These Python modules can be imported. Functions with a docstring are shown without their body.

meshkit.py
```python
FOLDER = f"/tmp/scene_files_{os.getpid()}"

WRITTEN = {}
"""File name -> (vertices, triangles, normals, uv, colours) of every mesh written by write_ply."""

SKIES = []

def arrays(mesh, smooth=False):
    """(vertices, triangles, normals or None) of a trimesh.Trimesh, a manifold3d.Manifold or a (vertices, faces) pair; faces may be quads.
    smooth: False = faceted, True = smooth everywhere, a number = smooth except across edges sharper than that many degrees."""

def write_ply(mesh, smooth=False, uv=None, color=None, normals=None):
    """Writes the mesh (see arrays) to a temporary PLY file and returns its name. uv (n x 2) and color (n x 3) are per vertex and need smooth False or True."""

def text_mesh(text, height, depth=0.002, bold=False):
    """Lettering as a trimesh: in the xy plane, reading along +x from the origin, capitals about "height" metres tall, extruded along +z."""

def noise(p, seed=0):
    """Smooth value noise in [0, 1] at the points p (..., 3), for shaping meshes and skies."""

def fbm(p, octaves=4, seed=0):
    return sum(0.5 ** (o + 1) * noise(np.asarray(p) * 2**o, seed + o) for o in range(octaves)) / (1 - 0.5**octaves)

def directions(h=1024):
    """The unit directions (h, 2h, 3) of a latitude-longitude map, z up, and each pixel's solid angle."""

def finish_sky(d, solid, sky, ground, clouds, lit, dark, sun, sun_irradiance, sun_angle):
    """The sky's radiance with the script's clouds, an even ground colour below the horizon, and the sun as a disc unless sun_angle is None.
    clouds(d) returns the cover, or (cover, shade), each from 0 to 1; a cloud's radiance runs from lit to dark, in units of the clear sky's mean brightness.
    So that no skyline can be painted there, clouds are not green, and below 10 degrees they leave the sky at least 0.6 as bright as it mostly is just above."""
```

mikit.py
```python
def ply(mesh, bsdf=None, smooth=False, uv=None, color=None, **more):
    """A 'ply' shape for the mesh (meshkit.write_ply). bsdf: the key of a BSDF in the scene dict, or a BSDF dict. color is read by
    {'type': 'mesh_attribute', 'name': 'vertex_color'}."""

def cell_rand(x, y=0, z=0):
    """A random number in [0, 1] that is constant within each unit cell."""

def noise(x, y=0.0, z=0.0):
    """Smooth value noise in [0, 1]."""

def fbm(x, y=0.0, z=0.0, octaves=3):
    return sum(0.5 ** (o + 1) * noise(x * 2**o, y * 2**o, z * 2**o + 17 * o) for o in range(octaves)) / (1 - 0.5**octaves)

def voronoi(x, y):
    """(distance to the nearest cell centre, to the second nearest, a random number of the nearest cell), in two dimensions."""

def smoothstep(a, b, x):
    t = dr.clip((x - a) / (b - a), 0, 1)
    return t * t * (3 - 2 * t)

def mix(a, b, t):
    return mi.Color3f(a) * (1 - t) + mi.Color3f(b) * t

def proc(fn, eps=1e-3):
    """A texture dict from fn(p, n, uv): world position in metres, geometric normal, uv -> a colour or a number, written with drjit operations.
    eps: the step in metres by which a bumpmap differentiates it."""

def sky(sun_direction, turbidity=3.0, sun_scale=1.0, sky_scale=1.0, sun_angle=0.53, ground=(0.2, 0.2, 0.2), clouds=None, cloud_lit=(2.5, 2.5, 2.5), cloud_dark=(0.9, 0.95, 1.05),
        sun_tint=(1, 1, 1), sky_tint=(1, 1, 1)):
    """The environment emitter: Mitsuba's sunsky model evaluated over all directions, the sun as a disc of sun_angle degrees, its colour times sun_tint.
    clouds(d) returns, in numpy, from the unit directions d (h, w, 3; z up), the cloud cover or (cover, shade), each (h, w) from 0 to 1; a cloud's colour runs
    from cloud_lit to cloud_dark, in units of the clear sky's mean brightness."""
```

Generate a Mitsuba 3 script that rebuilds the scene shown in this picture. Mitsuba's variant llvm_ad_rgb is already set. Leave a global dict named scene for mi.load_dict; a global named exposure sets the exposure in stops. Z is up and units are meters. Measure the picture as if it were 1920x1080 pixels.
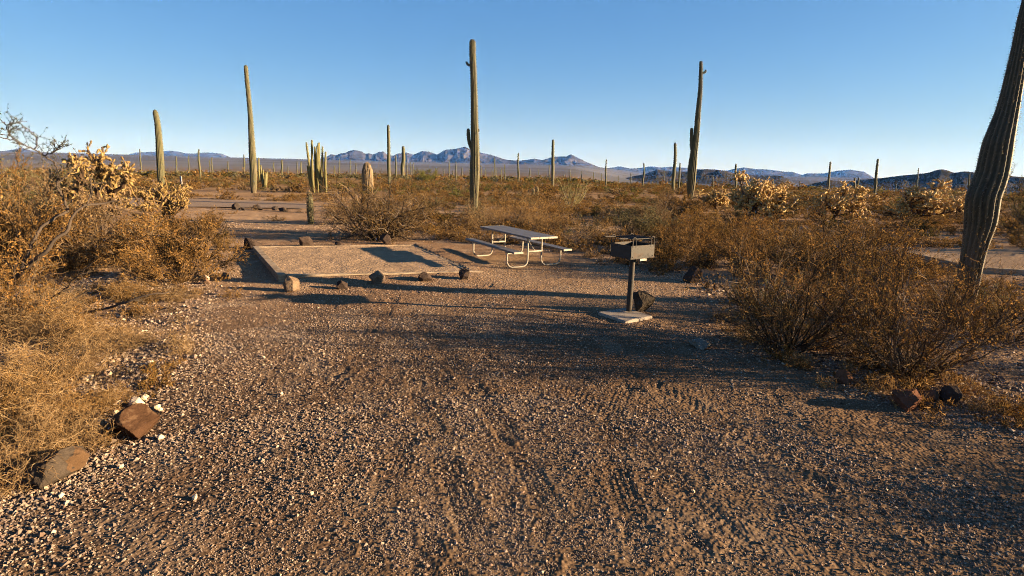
import math
import numpy as np, trimesh, mitsuba as mi, mikit, meshkit
import drjit as dr
from scipy.spatial import ConvexHull

T = mi.ScalarTransform4f
scene, labels = {}, {}

# ---------------------------------------------------------------- camera, sky, air, exposure
PITCH, ROLL, EYE = math.radians(12.30), math.radians(1.1), 2.2
F_ = np.array([0, math.cos(PITCH), -math.sin(PITCH)])
U_ = np.array([0, math.sin(PITCH), math.cos(PITCH)]) * math.cos(ROLL) + np.array([-1, 0, 0]) * math.sin(ROLL)
scene['camera'] = {'type': 'perspective', 'fov': 87.66, 'fov_axis': 'x', 'near_clip': 0.05, 'far_clip': 80000.0,
                   'to_world': T().look_at(origin=[0, 0, EYE], target=(np.array([0, 0, EYE]) + F_).tolist(), up=U_.tolist())}
SUN_EL, SUN_BACK = math.radians(11.5), math.radians(7)
SUN = [math.cos(SUN_EL) * math.cos(SUN_BACK), -math.cos(SUN_EL) * math.sin(SUN_BACK), math.sin(SUN_EL)]
exposure = 2.3
scene['sky'] = mikit.sky(SUN, turbidity=3.5, sun_scale=4.8, sky_scale=1.0, sun_tint=(1.0, 1.17, 1.88), sky_tint=(0.475, 0.89, 1.54), ground=(0.2, 0.17, 0.12),
                         clouds=lambda d: 0.78 * np.exp(-np.maximum(d[..., 2], 0) / 0.058), cloud_lit=(3.7, 3.4, 3.15))   # the pale haze along the whole horizon

# ---------------------------------------------------------------- the shape of the land (metres, camera foot at the origin, y = view direction)
# <terrain>
def sstep(a, b, x):
    t = np.clip((x - a) / (b - a), 0, 1)
    return t * t * (3 - 2 * t)

CL_Y = [-6.0, 1.0, 2.5, 3.8, 5.4, 8.8, 11.8, 17.5, 21.0]
CL_X = [-2.2, -2.2, -2.33, -2.95, -3.55, -5.0, -6.6, -9.6, -11.5]
CR_Y = [-6.0, 1.0, 4.2, 5.2, 6.9, 9.5, 10.5, 12.4, 14.5, 15.8, 17.1, 18.5, 21.0]
CR_X = [6.0, 5.5, 4.4, 3.4, 2.75, 3.3, 3.9, 2.6, 1.3, 0.2, -2.9, -9.0, -11.5]

def inside_clearing(x, y):
    """about how many metres inside the gravel clearing of the campsite (negative outside)"""
    return np.minimum(np.minimum(x - np.interp(y, CL_Y, CL_X), np.interp(y, CR_Y, CR_X) - x), 18.5 - y)

def terrain(x, y, fine=True):
    x, y = np.asarray(x, float), np.asarray(y, float)
    r, az = np.hypot(x, y), np.degrees(np.arctan2(x, y))
    z = np.interp(r, [0, 45, 120, 300, 800, 1500, 3000, 6000, 80000], [0, 0, -0.5, -2.2, -7.5, -10, -9, -8, -8])
    k = np.where(np.abs(az) < 100, 1 - 0.88 * sstep(6, 15, az), 0.3)
    z = z + k * np.interp(r, [0, 1200, 12000, 40000], [0, 0, 180, 260])
    z = z + sstep(5, 13, az) * (np.abs(az) < 120) * np.interp(r, [0, 140, 600, 3000, 5000, 9000], [0, 0, -7, -38, -38, 0])
    p = np.stack([x, y, np.zeros_like(x)], -1)
    out = sstep(-0.5, 2.5, -inside_clearing(x, y))
    amp = 0.16 * out * sstep(6, 16, r) + 0.8 * sstep(60, 400, r)
    z = z + amp * (meshkit.fbm(p / 11.0, 2, 5) - 0.5) + 0.09 * out * (1 - sstep(14, 40, r)) * (meshkit.fbm(p / 2.3, 2, 9) - 0.35)
    for ax, ay, bx, by, h0, h1 in ((-4.52, 10.27, -0.9, 11.75, 0.088, 0.03), (-6.89, 14.17, -3.03, 16.15, 0.09, 0.02), (-0.9, 11.75, -3.03, 16.15, 0.03, 0.02)):
        L = math.hypot(bx - ax, by - ay)                           # earth banked up along three sides of the tent pad
        t = ((x - ax) * (bx - ax) + (y - ay) * (by - ay)) / L ** 2
        d = np.abs((x - ax) * (by - ay) - (y - ay) * (bx - ax)) / L
        z = z + np.clip(h0 + (h1 - h0) * t, 0, 1) * (1 - sstep(0.1, 1.1, d)) * sstep(0.0, 0.1, t) * sstep(-0.15, 0.05, 1 - t)
    if fine:
        near = 1 - sstep(18, 45, r)
        z = z + near * (0.035 * (meshkit.fbm(p / 1.1, 3, 3) - 0.5) + 0.014 * (meshkit.fbm(p / 0.13, 2, 4) - 0.5) * (0.4 + 0.6 * out + 0.9 * (meshkit.noise(p / 1.7, 8))))
    return z
# </terrain>

# ---------------------------------------------------------------- where things stand (metres): x, y, height, width and so on
MAIN_SAGUARO = {'left_tall': {'base': [-23.238, 48.304, -0.1], 'trunk': [[-23.238, 48.304, -0.1, 0.201], [-23.215, 48.304, 0.463, 0.268], [-23.12, 48.304, 1.859, 0.299], [-23.086, 48.304, 3.373, 0.286], [-23.037, 48.304, 5.046, 0.24], [-22.985, 48.304, 6.738, 0.195], [-23.007, 48.304, 8.36, 0.183], [-23.035, 48.304, 9.871, 0.171], [-23.028, 48.304, 10.47, 0.159]], 'arms': []}, 'far_left': {'base': [-37.08, 56.949, -0.141], 'trunk': [[-37.08, 56.949, -0.141, 0.302], [-36.984, 56.949, 1.343, 0.351], [-36.869, 56.949, 2.972, 0.348], [-36.746, 56.949, 5.113, 0.308], [-36.721, 56.949, 6.433, 0.27], [-36.797, 56.949, 7.373, 0.244], [-36.808, 56.949, 7.503, 0.195]], 'arms': []}, 'centre': {'base': [-2.234, 30.511, -0.002], 'trunk': [[-2.234, 30.511, -0.002, 0.181], [-2.236, 30.511, 0.745, 0.226], [-2.224, 30.511, 1.485, 0.269], [-2.211, 30.511, 2.013, 0.276], [-2.201, 30.511, 3.229, 0.251], [-2.22, 30.511, 4.367, 0.212], [-2.256, 30.511, 6.039, 0.181], [-2.304, 30.511, 7.402, 0.172], [-2.35, 30.511, 8.473, 0.171], [-2.351, 30.511, 8.87, 0.156]], 'arms': [[[-2.335, 30.511, 3.312, 0.074], [-2.483, 30.511, 3.596, 0.088], [-2.542, 30.511, 3.879, 0.096], [-2.572, 30.511, 4.219, 0.095], [-2.573, 30.511, 4.389, 0.088]], [[-2.405, 30.511, 7.723, 0.057], [-2.548, 30.511, 7.748, 0.06], [-2.634, 30.511, 7.813, 0.064], [-2.663, 30.511, 7.866, 0.057]], [[-2.044, 30.511, 4.314, 0.044], [-2.0, 30.511, 4.371, 0.047], [-1.992, 30.511, 4.428, 0.037]]]}, 'right_armed': {'base': [17.127, 52.494, -0.11], 'trunk': [[17.127, 52.494, -0.11, 0.226], [17.098, 52.494, 0.502, 0.3], [17.094, 52.494, 1.111, 0.374], [17.06, 52.494, 2.62, 0.409], [17.09, 52.494, 4.26, 0.344], [17.176, 52.494, 6.073, 0.28], [17.157, 52.494, 7.905, 0.242], [17.168, 52.494, 9.662, 0.204], [17.075, 52.494, 11.437, 0.171], [17.007, 52.494, 12.314, 0.154]], 'arms': [[[17.103, 52.494, 4.112, 0.123], [16.92, 52.494, 4.454, 0.148], [16.808, 52.494, 4.845, 0.155], [16.725, 52.494, 5.822, 0.154], [16.682, 52.494, 6.404, 0.146]], [[17.124, 52.494, 11.438, 0.083], [17.319, 52.494, 11.465, 0.095], [17.46, 52.494, 11.537, 0.095], [17.513, 52.494, 11.654, 0.081]]]}, 'huge': {'base': [7.627, 8.766, -0.024], 'trunk': [[7.618, 8.766, -0.024, 0.154], [7.616, 8.766, 0.393, 0.156], [7.614, 8.766, 0.801, 0.158], [7.613, 8.766, 1.069, 0.168], [7.62, 8.766, 1.29, 0.185], [7.628, 8.766, 1.509, 0.209], [7.591, 8.766, 1.938, 0.228], [7.624, 8.766, 2.15, 0.223], [7.649, 8.766, 2.36, 0.214], [7.647, 8.766, 2.732, 0.201], [7.662, 8.766, 2.976, 0.178], [7.685, 8.766, 3.297, 0.145], [7.69, 8.766, 3.651, 0.126], [7.687, 8.766, 4.114, 0.108], [7.671, 8.766, 4.625, 0.093], [7.674, 8.766, 4.861, 0.088], [7.662, 8.766, 5.438, 0.084], [7.65, 8.766, 5.997, 0.076], [7.649, 8.766, 6.202, 0.056]], 'arms': []}}
FAR_SAGUARO = [[-169.56, 247.49, 0.61, 11.22, 0.3], [-175.64, 283.3, 0.56, 9.21, 0.42], [-215.24, 360.65, 0.53, 12.12, 0.35], [-76.96, 133.22, 0.39, 6.69, 0.26], [-172.18, 308.09, 0.51, 7.77, 0.33], [-138.62, 249.84, 0.51, 7.92, 0.32], [-195.36, 371.8, 0.47, 8.55, 0.4], [-88.92, 179.14, 0.45, 7.11, 0.28], [-169.55, 384.25, 0.36, 8.79, 0.47], [-104.31, 244.02, 0.51, 6.99, 0.48], [-116.9, 293.36, 0.36, 7.56, 0.33], [-103.99, 266.12, 0.35, 6.95, 0.33], [-99.49, 253.93, 0.35, 6.53, 0.25], [-125.36, 379.85, 0.28, 7.24, 0.56], [-79.71, 248.39, 0.27, 8.55, 0.24], [-66.43, 221.0, 0.25, 7.5, 0.24], [-98.52, 338.91, 0.24, 8.37, 0.33], [-16.89, 73.48, 0.1, 7.99, 0.22], [-56.7, 278.2, 0.37, 15.06, 0.95], [-34.45, 158.46, 0.15, 7.12, 0.27], [-57.92, 294.36, 0.13, 7.91, 0.29], [-53.31, 280.7, 0.12, 7.66, 0.28], [-51.98, 280.95, 0.12, 7.69, 0.28], [-59.83, 415.72, 0.06, 7.51, 0.45], [-23.73, 198.59, 0.04, 7.08, 0.24], [-53.84, 416.53, 0.04, 6.47, 0.41], [-47.0, 417.36, 0.02, 5.58, 0.41], [-17.01, 159.34, 0.02, 5.48, 0.2], [-40.12, 418.08, 0.01, 7.78, 0.41], [-25.46, 419.23, -0.04, 9.44, 0.45], [-22.18, 419.41, -0.04, 7.98, 0.41], [-12.04, 300.41, -0.05, 4.89, 0.29], [-10.89, 301.27, -0.14, 11.77, 0.38], [-3.25, 139.4, -0.05, 3.6, 0.18], [-2.45, 140.61, -0.07, 4.57, 0.15], [-13.59, 419.78, -0.06, 8.36, 0.37], [1.26, 155.94, -0.17, 8.16, 0.27], [0.95, 155.86, -0.13, 6.39, 0.17], [8.54, 299.88, -0.15, 6.32, 0.32], [14.91, 230.29, -0.19, 6.57, 0.25], [6.3, 88.47, -0.18, 7.47, 0.24], [21.94, 240.26, -0.12, 2.99, 0.24], [23.64, 229.3, -0.21, 5.05, 0.25], [54.22, 371.06, -0.29, 6.94, 0.4], [63.53, 394.92, -0.31, 7.38, 0.39], [17.01, 101.04, -0.08, 5.02, 0.17], [88.14, 410.65, -0.36, 10.43, 0.4], [25.42, 107.25, -0.12, 4.62, 0.21], [59.11, 214.22, -0.23, 6.43, 0.23], [23.37, 79.59, -0.26, 6.81, 0.23], [27.12, 89.15, -0.19, 4.27, 0.18], [45.5, 124.12, -0.26, 2.62, 0.12], [41.7, 102.41, -0.31, 4.7, 0.25], [161.53, 338.43, -0.64, 7.17, 0.5], [71.61, 123.62, -0.48, 6.23, 0.27], [53.16, 84.77, -0.23, 2.53, 0.17], [54.15, 85.55, -0.16, 2.63, 0.15], [41.74, 62.8, -0.24, 4.45, 0.17], [115.27, 155.48, -0.68, 7.21, 0.19], [185.41, 235.85, -0.4, 6.92, 0.26], [104.01, 124.41, -0.52, 5.04, 0.18], [-141.07, 395.6, 0.26, 5.13, 0.35], [-161.06, 387.89, 0.31, 6.39, 0.34], [-108.8, 405.66, 0.2, 7.72, 0.32], [79.29, 412.45, -0.27, 7.32, 0.36], [165.26, 386.12, -0.5, 6.88, 0.34], [195.56, 371.69, -0.57, 7.42, 0.33], [241.59, 343.56, -0.74, 6.93, 0.3], [45.98, 372.17, -0.26, 6.83, 0.33], [18.0, 399.59, -0.17, 7.34, 0.35], [-34.43, 418.59, -0.01, 7.51, 0.33]]
BARREL = [[-13.965, 51.792, 2.788, 1.073], [-8.01, 21.144, 1.311, 0.253], [1.588, 44.986, 0.873, 0.244], [1.835, 43.403, 1.053, 0.279]]
ORGAN = [([-17.998, 50.062], [[-0.625, 0.28, -0.757, 4.473], [-0.433, 0.186, -0.428, 4.713], [-0.34, 0.091, -0.292, 4.153], [-0.143, 0.095, -0.003, 4.534], [-0.099, 0.0, 0.099, 4.208], [0.0, 0.0, 0.21, 4.444], [0.198, 0.004, 0.436, 4.167], [0.451, 0.106, 0.726, 3.702], [-0.761, 0.471, -0.885, 2.44], [0.621, 0.497, 0.771, 2.328]], 0.114), ([-30.658, 66.298], [[-0.382, 0.121, -0.365, 3.484], [-0.126, 0.062, -0.243, 2.605], [0.071, 0.066, -0.025, 2.103], [0.201, 0.068, 0.279, 1.856], [0.342, 0.199, 0.459, 1.669]], 0.118)]
CHOLLA = [[-11.95, 15.475, 2.866, 1.949], [-11.319, 17.344, 2.378, 1.481], [11.575, 26.28, 2.223, 2.302], [13.428, 27.254, 1.884, 1.951], [11.578, 30.69, 1.346, 1.888], [15.421, 26.066, 1.855, 2.204], [20.101, 26.756, 1.953, 2.527], [25.173, 30.586, 1.431, 1.821], [-55.178, 125.772, 2.294, 3.211], [-34.804, 66.483, 1.22, 1.44], [-59.3, 119.851, 2.531, 3.06], [11.352, 57.99, 1.121, 2.972], [5.954, 131.17, 1.889, 3.09], [27.638, 56.43, 1.635, 2.226], [-12.827, 77.336, 1.045, 2.283], [-4.912, 59.757, 0.867, 1.766], [384.354, 1321.502, 19.037, 31.133], [-2.919, 158.229, 1.823, 3.105]]
V_NEAR_RIGHT = [[3.622, 6.691, 1.716, 2.662], [4.541, 5.782, 1.558, 2.69], [7.468, 11.463, 1.816, 3.503], [7.047, 7.257, 0.996, 2.269], [6.909, 7.974, 1.114, 1.735], [6.399, 11.65, 1.696, 2.609], [5.735, 13.194, 1.325, 2.272], [5.559, 8.256, 1.756, 1.622]]
V_GOLD_RIGHT = [[3.633, 12.37, 1.002, 1.884], [5.134, 15.759, 1.179, 2.38], [4.736, 19.883, 1.334, 2.984], [6.627, 17.933, 1.245, 2.699], [7.498, 16.25, 1.214, 2.78], [6.529, 24.483, 1.202, 2.927]]
V_TWIG = [[-4.298, 17.138, 2.186, 3.873], [-6.521, 21.252, 2.034, 3.183], [3.551, 33.442, 2.265, 3.646], [8.819, 30.949, 1.656, 2.763], [4.723, 12.981, 0.594, 1.052]]
V_PALE = [[2.102, 16.969, 0.729, 2.556], [1.179, 20.355, 0.946, 3.052], [-0.633, 23.207, 0.983, 2.777], [-1.289, 20.752, 0.985, 2.281], [3.163, 17.691, 0.53, 1.42], [0.557, 24.822, 1.217, 3.213]]
V_LEFT = [[-6.43, 9.966, 1.37, 2.551], [-8.501, 11.591, 1.267, 3.067], [-9.641, 11.4, 2.102, 3.25], [-9.581, 10.178, 2.255, 2.707], [-10.144, 17.365, 0.951, 1.744], [-15.867, 17.535, 2.432, 3.518], [-15.769, 19.646, 2.208, 3.932], [-11.518, 17.329, 0.95, 2.785], [-6.713, 6.841, 1.295, 1.717], [-7.695, 14.072, 0.64, 0.853]]
V_GRASS = [[-6.178, 6.407, 0.826, 1.346], [-4.726, 5.371, 0.825, 1.258], [-4.071, 4.176, 0.718, 1.183], [-3.527, 3.39, 0.728, 0.907], [-3.518, 3.837, 0.672, 0.844], [-5.31, 6.42, 0.658, 1.078], [-4.777, 6.239, 0.442, 0.919], [-6.811, 7.636, 0.727, 1.427], [-3.762, 4.616, 0.318, 0.598], [-3.915, 6.011, 0.493, 0.571], [-4.888, 4.808, 0.753, 1.033], [-6.319, 8.638, 0.454, 1.069], [-5.658, 8.721, 0.367, 0.989]]
V_TUFT = [[3.891, 4.946, 0.336, 0.583], [3.383, 5.354, 0.199, 0.399], [3.836, 5.266, 0.266, 0.449], [4.675, 5.266, 0.324, 0.673], [4.697, 4.781, 0.3, 0.668], [3.412, 5.954, 0.263, 0.566], [3.206, 6.948, 0.3, 0.653], [4.538, 4.836, 0.193, 0.415], [3.897, 4.604, 0.133, 0.497], [3.878, 5.793, 0.225, 0.368]]
ROCK = {'p1': [-7.121, 14.447, 0.379, 0.233], 'p2': [-5.796, 14.767, 0.298, 0.193], 'p3': [-4.966, 15.101, 0.152, 0.091], 'p4': [-3.772, 15.644, 0.283, 0.236], 'p5': [-4.007, 9.407, 0.29, 0.27], 'p6': [-3.189, 9.662, 0.178, 0.139], 'p7': [-2.636, 10.142, 0.249, 0.208], 'p8': [-1.75, 10.498, 0.279, 0.161], 'p9': [-0.991, 10.754, 0.198, 0.176], 'l1': [-5.775, 10.42, 0.213, 0.138], 'l2': [-5.818, 9.893, 0.122, 0.142], 'big': [-3.142, 3.996, 0.35, 0.227], 'grey': [-3.21, 3.32, 0.364, 0.223], 'r1': [3.894, 4.804, 0.258, 0.186], 'r2': [4.434, 4.952, 0.212, 0.18], 'r3': [3.612, 5.403, 0.161, 0.172], 'r4': [3.801, 10.97, 0.38, 0.336], 'r5': [3.911, 10.4, 0.128, 0.138], 'r6': [4.023, 10.27, 0.147, 0.126], 'm1': [-14.419, 27.756, 0.497, 0.359], 'm2': [-13.666, 27.075, 0.269, 0.162], 'm3': [-13.235, 27.645, 0.495, 0.275], 'gr': [2.119, 8.339, 0.345, 0.31], 'g2': [2.465, 6.585, 0.304, 0.124], 'm4': [-12.285, 27.547, 0.329, 0.219], 'm5': [-11.581, 26.92, 0.482, 0.214], 'f1': [4.268, 5.011, 0.161, 0.107]}
STONE = [[-3.495, 4.626, 0.13, 0.07], [-3.672, 4.643, 0.1, 0.045], [-4.4, 5.209, 0.1, 0.05], [-4.007, 5.631, 0.084, 0.054], [-4.133, 5.447, 0.069, 0.041], [-2.118, 3.211, 0.05, 0.032], [-2.869, 4.007, 0.057, 0.039], [-3.555, 4.455, 0.058, 0.034], [-3.517, 4.768, 0.062, 0.041], [-5.963, 10.187, 0.146, 0.125], [-3.264, 4.577, 0.059, 0.04], [-4.263, 5.348, 0.051, 0.034], [-3.57, 4.296, 0.047, 0.028], [-3.516, 4.806, 0.052, 0.036], [-3.012, 3.201, 0.036, 0.029], [-2.87, 3.57, 0.036, 0.032], [-3.204, 4.523, 0.044, 0.034], [1.061, 3.165, 0.025, 0.021], [1.12, 3.667, 0.024, 0.02], [1.313, 3.391, 0.023, 0.019], [-1.345, 3.267, 0.026, 0.022], [-2.261, 4.926, 0.037, 0.032], [-2.901, 5.941, 0.038, 0.031]]
PAD = [[-4.52, 10.27], [-6.89, 14.17], [-2.98, 15.86], [-0.89, 11.6]]
PAD2 = [[11.66, 16.48], [11.22, 13.53], [11.48, 13.03], [12.35, 12.48]]
ROAD = [[[-26.56, 35.14], [-23.03, 35.73], [-19.9, 35.7], [-16.84, 35.19], [-12.81, 33.31]], [[-21.1, 27.83], [-18.47, 28.57], [-16.25, 29.06], [-13.86, 28.9], [-11.06, 28.71]]]
TRACKS = [[[0.32, 5.63], [0.72, 5.0], [1.02, 4.38], [1.24, 3.51], [1.35, 3.09], [1.48, 2.6]], [[1.07, 5.84], [1.78, 4.96], [2.08, 4.09], [2.29, 3.38], [2.4, 2.71]], [[-1.13, 5.72], [-0.59, 4.03], [-0.29, 3.18], [-0.1, 2.56]], [[-1.8, 4.7], [-1.81, 6.44], [-1.97, 7.97], [-2.13, 9.67]], [[-0.71, 5.27], [-1.63, 7.15], [-2.4, 9.0], [-2.92, 10.2]], [[-1.65, 8.0], [-0.67, 5.92], [0.02, 4.06], [0.45, 2.58]], [[-1.21, 2.53], [-0.99, 2.79], [-0.85, 3.28], [-0.91, 4.3]], [[1.4, 5.69], [0.81, 3.53], [0.84, 2.59]]]
RIDGE_CENTRE = [(-20.04, 0.759), (-18.93, 1.094), (-18.47, 1.362), (-18.02, 1.272), (-17.51, 1.492), (-17.15, 1.502), (-16.74, 1.719), (-16.27, 1.836), (-15.51, 1.702), (-15.2, 1.45), (-14.89, 1.563), (-14.43, 1.418), (-13.89, 1.694), (-13.42, 1.758), (-13.01, 1.401), (-12.48, 1.362), (-11.99, 1.585), (-11.14, 1.712), (-10.44, 1.517), (-9.9, 1.742), (-9.52, 1.91), (-8.82, 1.848), (-8.06, 1.572), (-7.62, 1.822), (-7.18, 2.073), (-6.08, 2.205), (-5.53, 2.351), (-5.15, 2.439), (-4.6, 2.184), (-3.6, 1.883), (-2.49, 1.691), (-1.65, 1.437), (-0.7, 1.185), (0.58, 1.155), (1.41, 1.251), (2.08, 1.371), (2.92, 1.251), (4.01, 1.594), (5.39, 1.67), (5.83, 1.865), (6.5, 1.58), (7.51, 1.113), (8.9, 0.598), (9.73, 0.397), (10.82, 0.202)]
RIDGE_FAR = [(7.55, 0.142), (8.9, 0.49), (9.99, 0.59), (10.9, 0.739), (11.98, 0.544), (12.94, 0.613), (13.98, 0.8), (15.03, 0.701), (15.8, 0.791), (17.6, 0.689), (19.62, 0.515), (21.2, 0.491), (22.04, 0.707), (22.75, 0.818), (23.8, 0.683), (24.86, 0.675), (26.25, 0.476), (27.01, 0.464), (27.79, 0.211), (28.12, 0.362), (29.53, 0.387), (30.54, 0.64), (31.55, 0.749), (32.58, 0.579), (33.09, 0.267), (33.4, 0.044), (34.26, -0.3)]
RIDGE_LEFT = [(-35.78, 0.523), (-35.2, 0.806), (-34.61, 1.003), (-32.87, 1.154), (-32.07, 1.25), (-31.47, 1.179), (-31.07, 1.077), (-30.46, 1.051), (-29.4, 1.179), (-28.77, 1.176), (-28.12, 1.126), (-27.41, 0.812), (-26.63, 0.592)]
RIDGE_FAINT = [(-44.96, 0.476), (-43.2, 0.734), (-41.94, 1.102), (-40.73, 0.744), (-39.45, 0.539)]
HILL_A = [(11.4, -0.432), (12.46, -0.196), (13.5, 0.039), (14.63, 0.509), (15.58, 0.342), (17.48, 0.323), (18.38, 0.469), (19.12, 0.61), (19.96, 0.598), (21.1, 0.489), (22.09, 0.202), (22.81, 0.215), (23.77, 0.083), (24.93, 0.106), (26.07, 0.104), (26.54, -0.107), (27.26, -0.58), (27.74, -0.86)]
HILL_B = [(27.96, -0.854), (28.79, -0.539), (30.03, -0.197), (30.86, -0.248), (31.49, -0.303), (32.47, -0.115), (33.9, 0.055), (35.3, 0.309), (36.21, 0.415), (37.08, 0.561), (37.48, 0.741), (37.91, 0.876), (38.38, 0.753), (38.81, 0.589), (39.46, 0.725), (40.04, 0.65), (41.12, 0.502), (42.99, 0.334), (45.37, -0.119), (46.49, -0.352)]
BRANCH = [[[-7.9, 7.496, -0.396, 0.051], [-7.148, 7.275, 0.42, 0.045], [-6.578, 7.09, 0.806, 0.04], [-6.292, 7.05, 1.014, 0.036], [-6.178, 7.063, 1.122, 0.032], [-6.097, 7.089, 1.228, 0.03], [-6.008, 7.15, 1.295, 0.029], [-5.938, 7.193, 1.507, 0.022], [-5.835, 7.315, 1.629, 0.02], [-5.668, 7.489, 1.673, 0.017], [-5.538, 7.541, 1.702, 0.011]], [[-6.623, 7.057, 0.789, 0.029], [-6.411, 7.12, 1.218, 0.025], [-6.362, 7.15, 1.324, 0.025], [-6.257, 7.265, 1.459, 0.025], [-6.15, 7.397, 1.581, 0.026], [-6.154, 7.364, 1.706, 0.022], [-6.162, 7.315, 1.852, 0.02], [-6.154, 7.3, 1.958, 0.018], [-6.125, 7.32, 2.064, 0.016], [-6.091, 7.349, 2.156, 0.011]], [[-6.293, 7.52, 2.06, 0.015], [-6.324, 7.489, 2.203, 0.015], [-6.381, 7.42, 2.292, 0.013], [-6.428, 7.325, 2.372, 0.012], [-6.494, 7.18, 2.459, 0.01], [-6.606, 7.073, 2.511, 0.009], [-6.785, 7.054, 2.552, 0.007]], [[-6.602, 7.523, 2.376, 0.013], [-6.535, 7.538, 2.505, 0.012], [-6.576, 7.518, 2.588, 0.011], [-6.64, 7.461, 2.673, 0.007]], [[-6.869, 7.544, 2.507, 0.01], [-6.908, 7.529, 2.617, 0.009], [-6.924, 7.513, 2.72, 0.007]], [[-6.203, 7.213, 2.29, 0.011], [-6.003, 7.136, 2.338, 0.01], [-5.845, 7.087, 2.426, 0.008]], [[-5.767, 7.259, 1.648, 0.014], [-5.717, 7.294, 1.825, 0.013], [-5.689, 7.304, 1.967, 0.009]], [[-6.101, 7.23, 1.925, 0.014], [-6.008, 7.344, 2.066, 0.011], [-5.915, 7.436, 2.21, 0.009]], [[-7.016, 6.702, -0.061, 0.025], [-6.664, 6.653, 0.07, 0.023], [-6.43, 6.797, 0.157, 0.021], [-6.264, 7.036, 0.244, 0.018], [-5.986, 7.15, 0.41, 0.015], [-5.832, 7.139, 0.491, 0.009]], [[-6.983, 6.665, -0.078, 0.031], [-6.82, 6.797, -0.035, 0.028], [-6.454, 7.147, 0.019, 0.028], [-6.017, 7.073, 0.148, 0.026], [-5.234, 6.752, 0.375, 0.023], [-4.949, 6.664, 0.474, 0.019], [-4.609, 6.709, 0.569, 0.014], [-4.497, 6.815, 0.561, 0.009]], [[-7.024, 7.036, 0.078, 0.018], [-6.651, 7.145, 0.246, 0.017], [-6.113, 6.99, 0.482, 0.013], [-5.509, 6.752, 0.866, 0.01], [-5.299, 6.685, 1.006, 0.007]]]

# ---------------------------------------------------------------- materials
TONE = 0.78                                                         # all desert albedos, set for the strong low sun
VC = {'type': 'mesh_attribute', 'name': 'vertex_color'}
noise, fbm, mix, smoothstep = mikit.noise, mikit.fbm, mikit.mix, mikit.smoothstep

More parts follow.
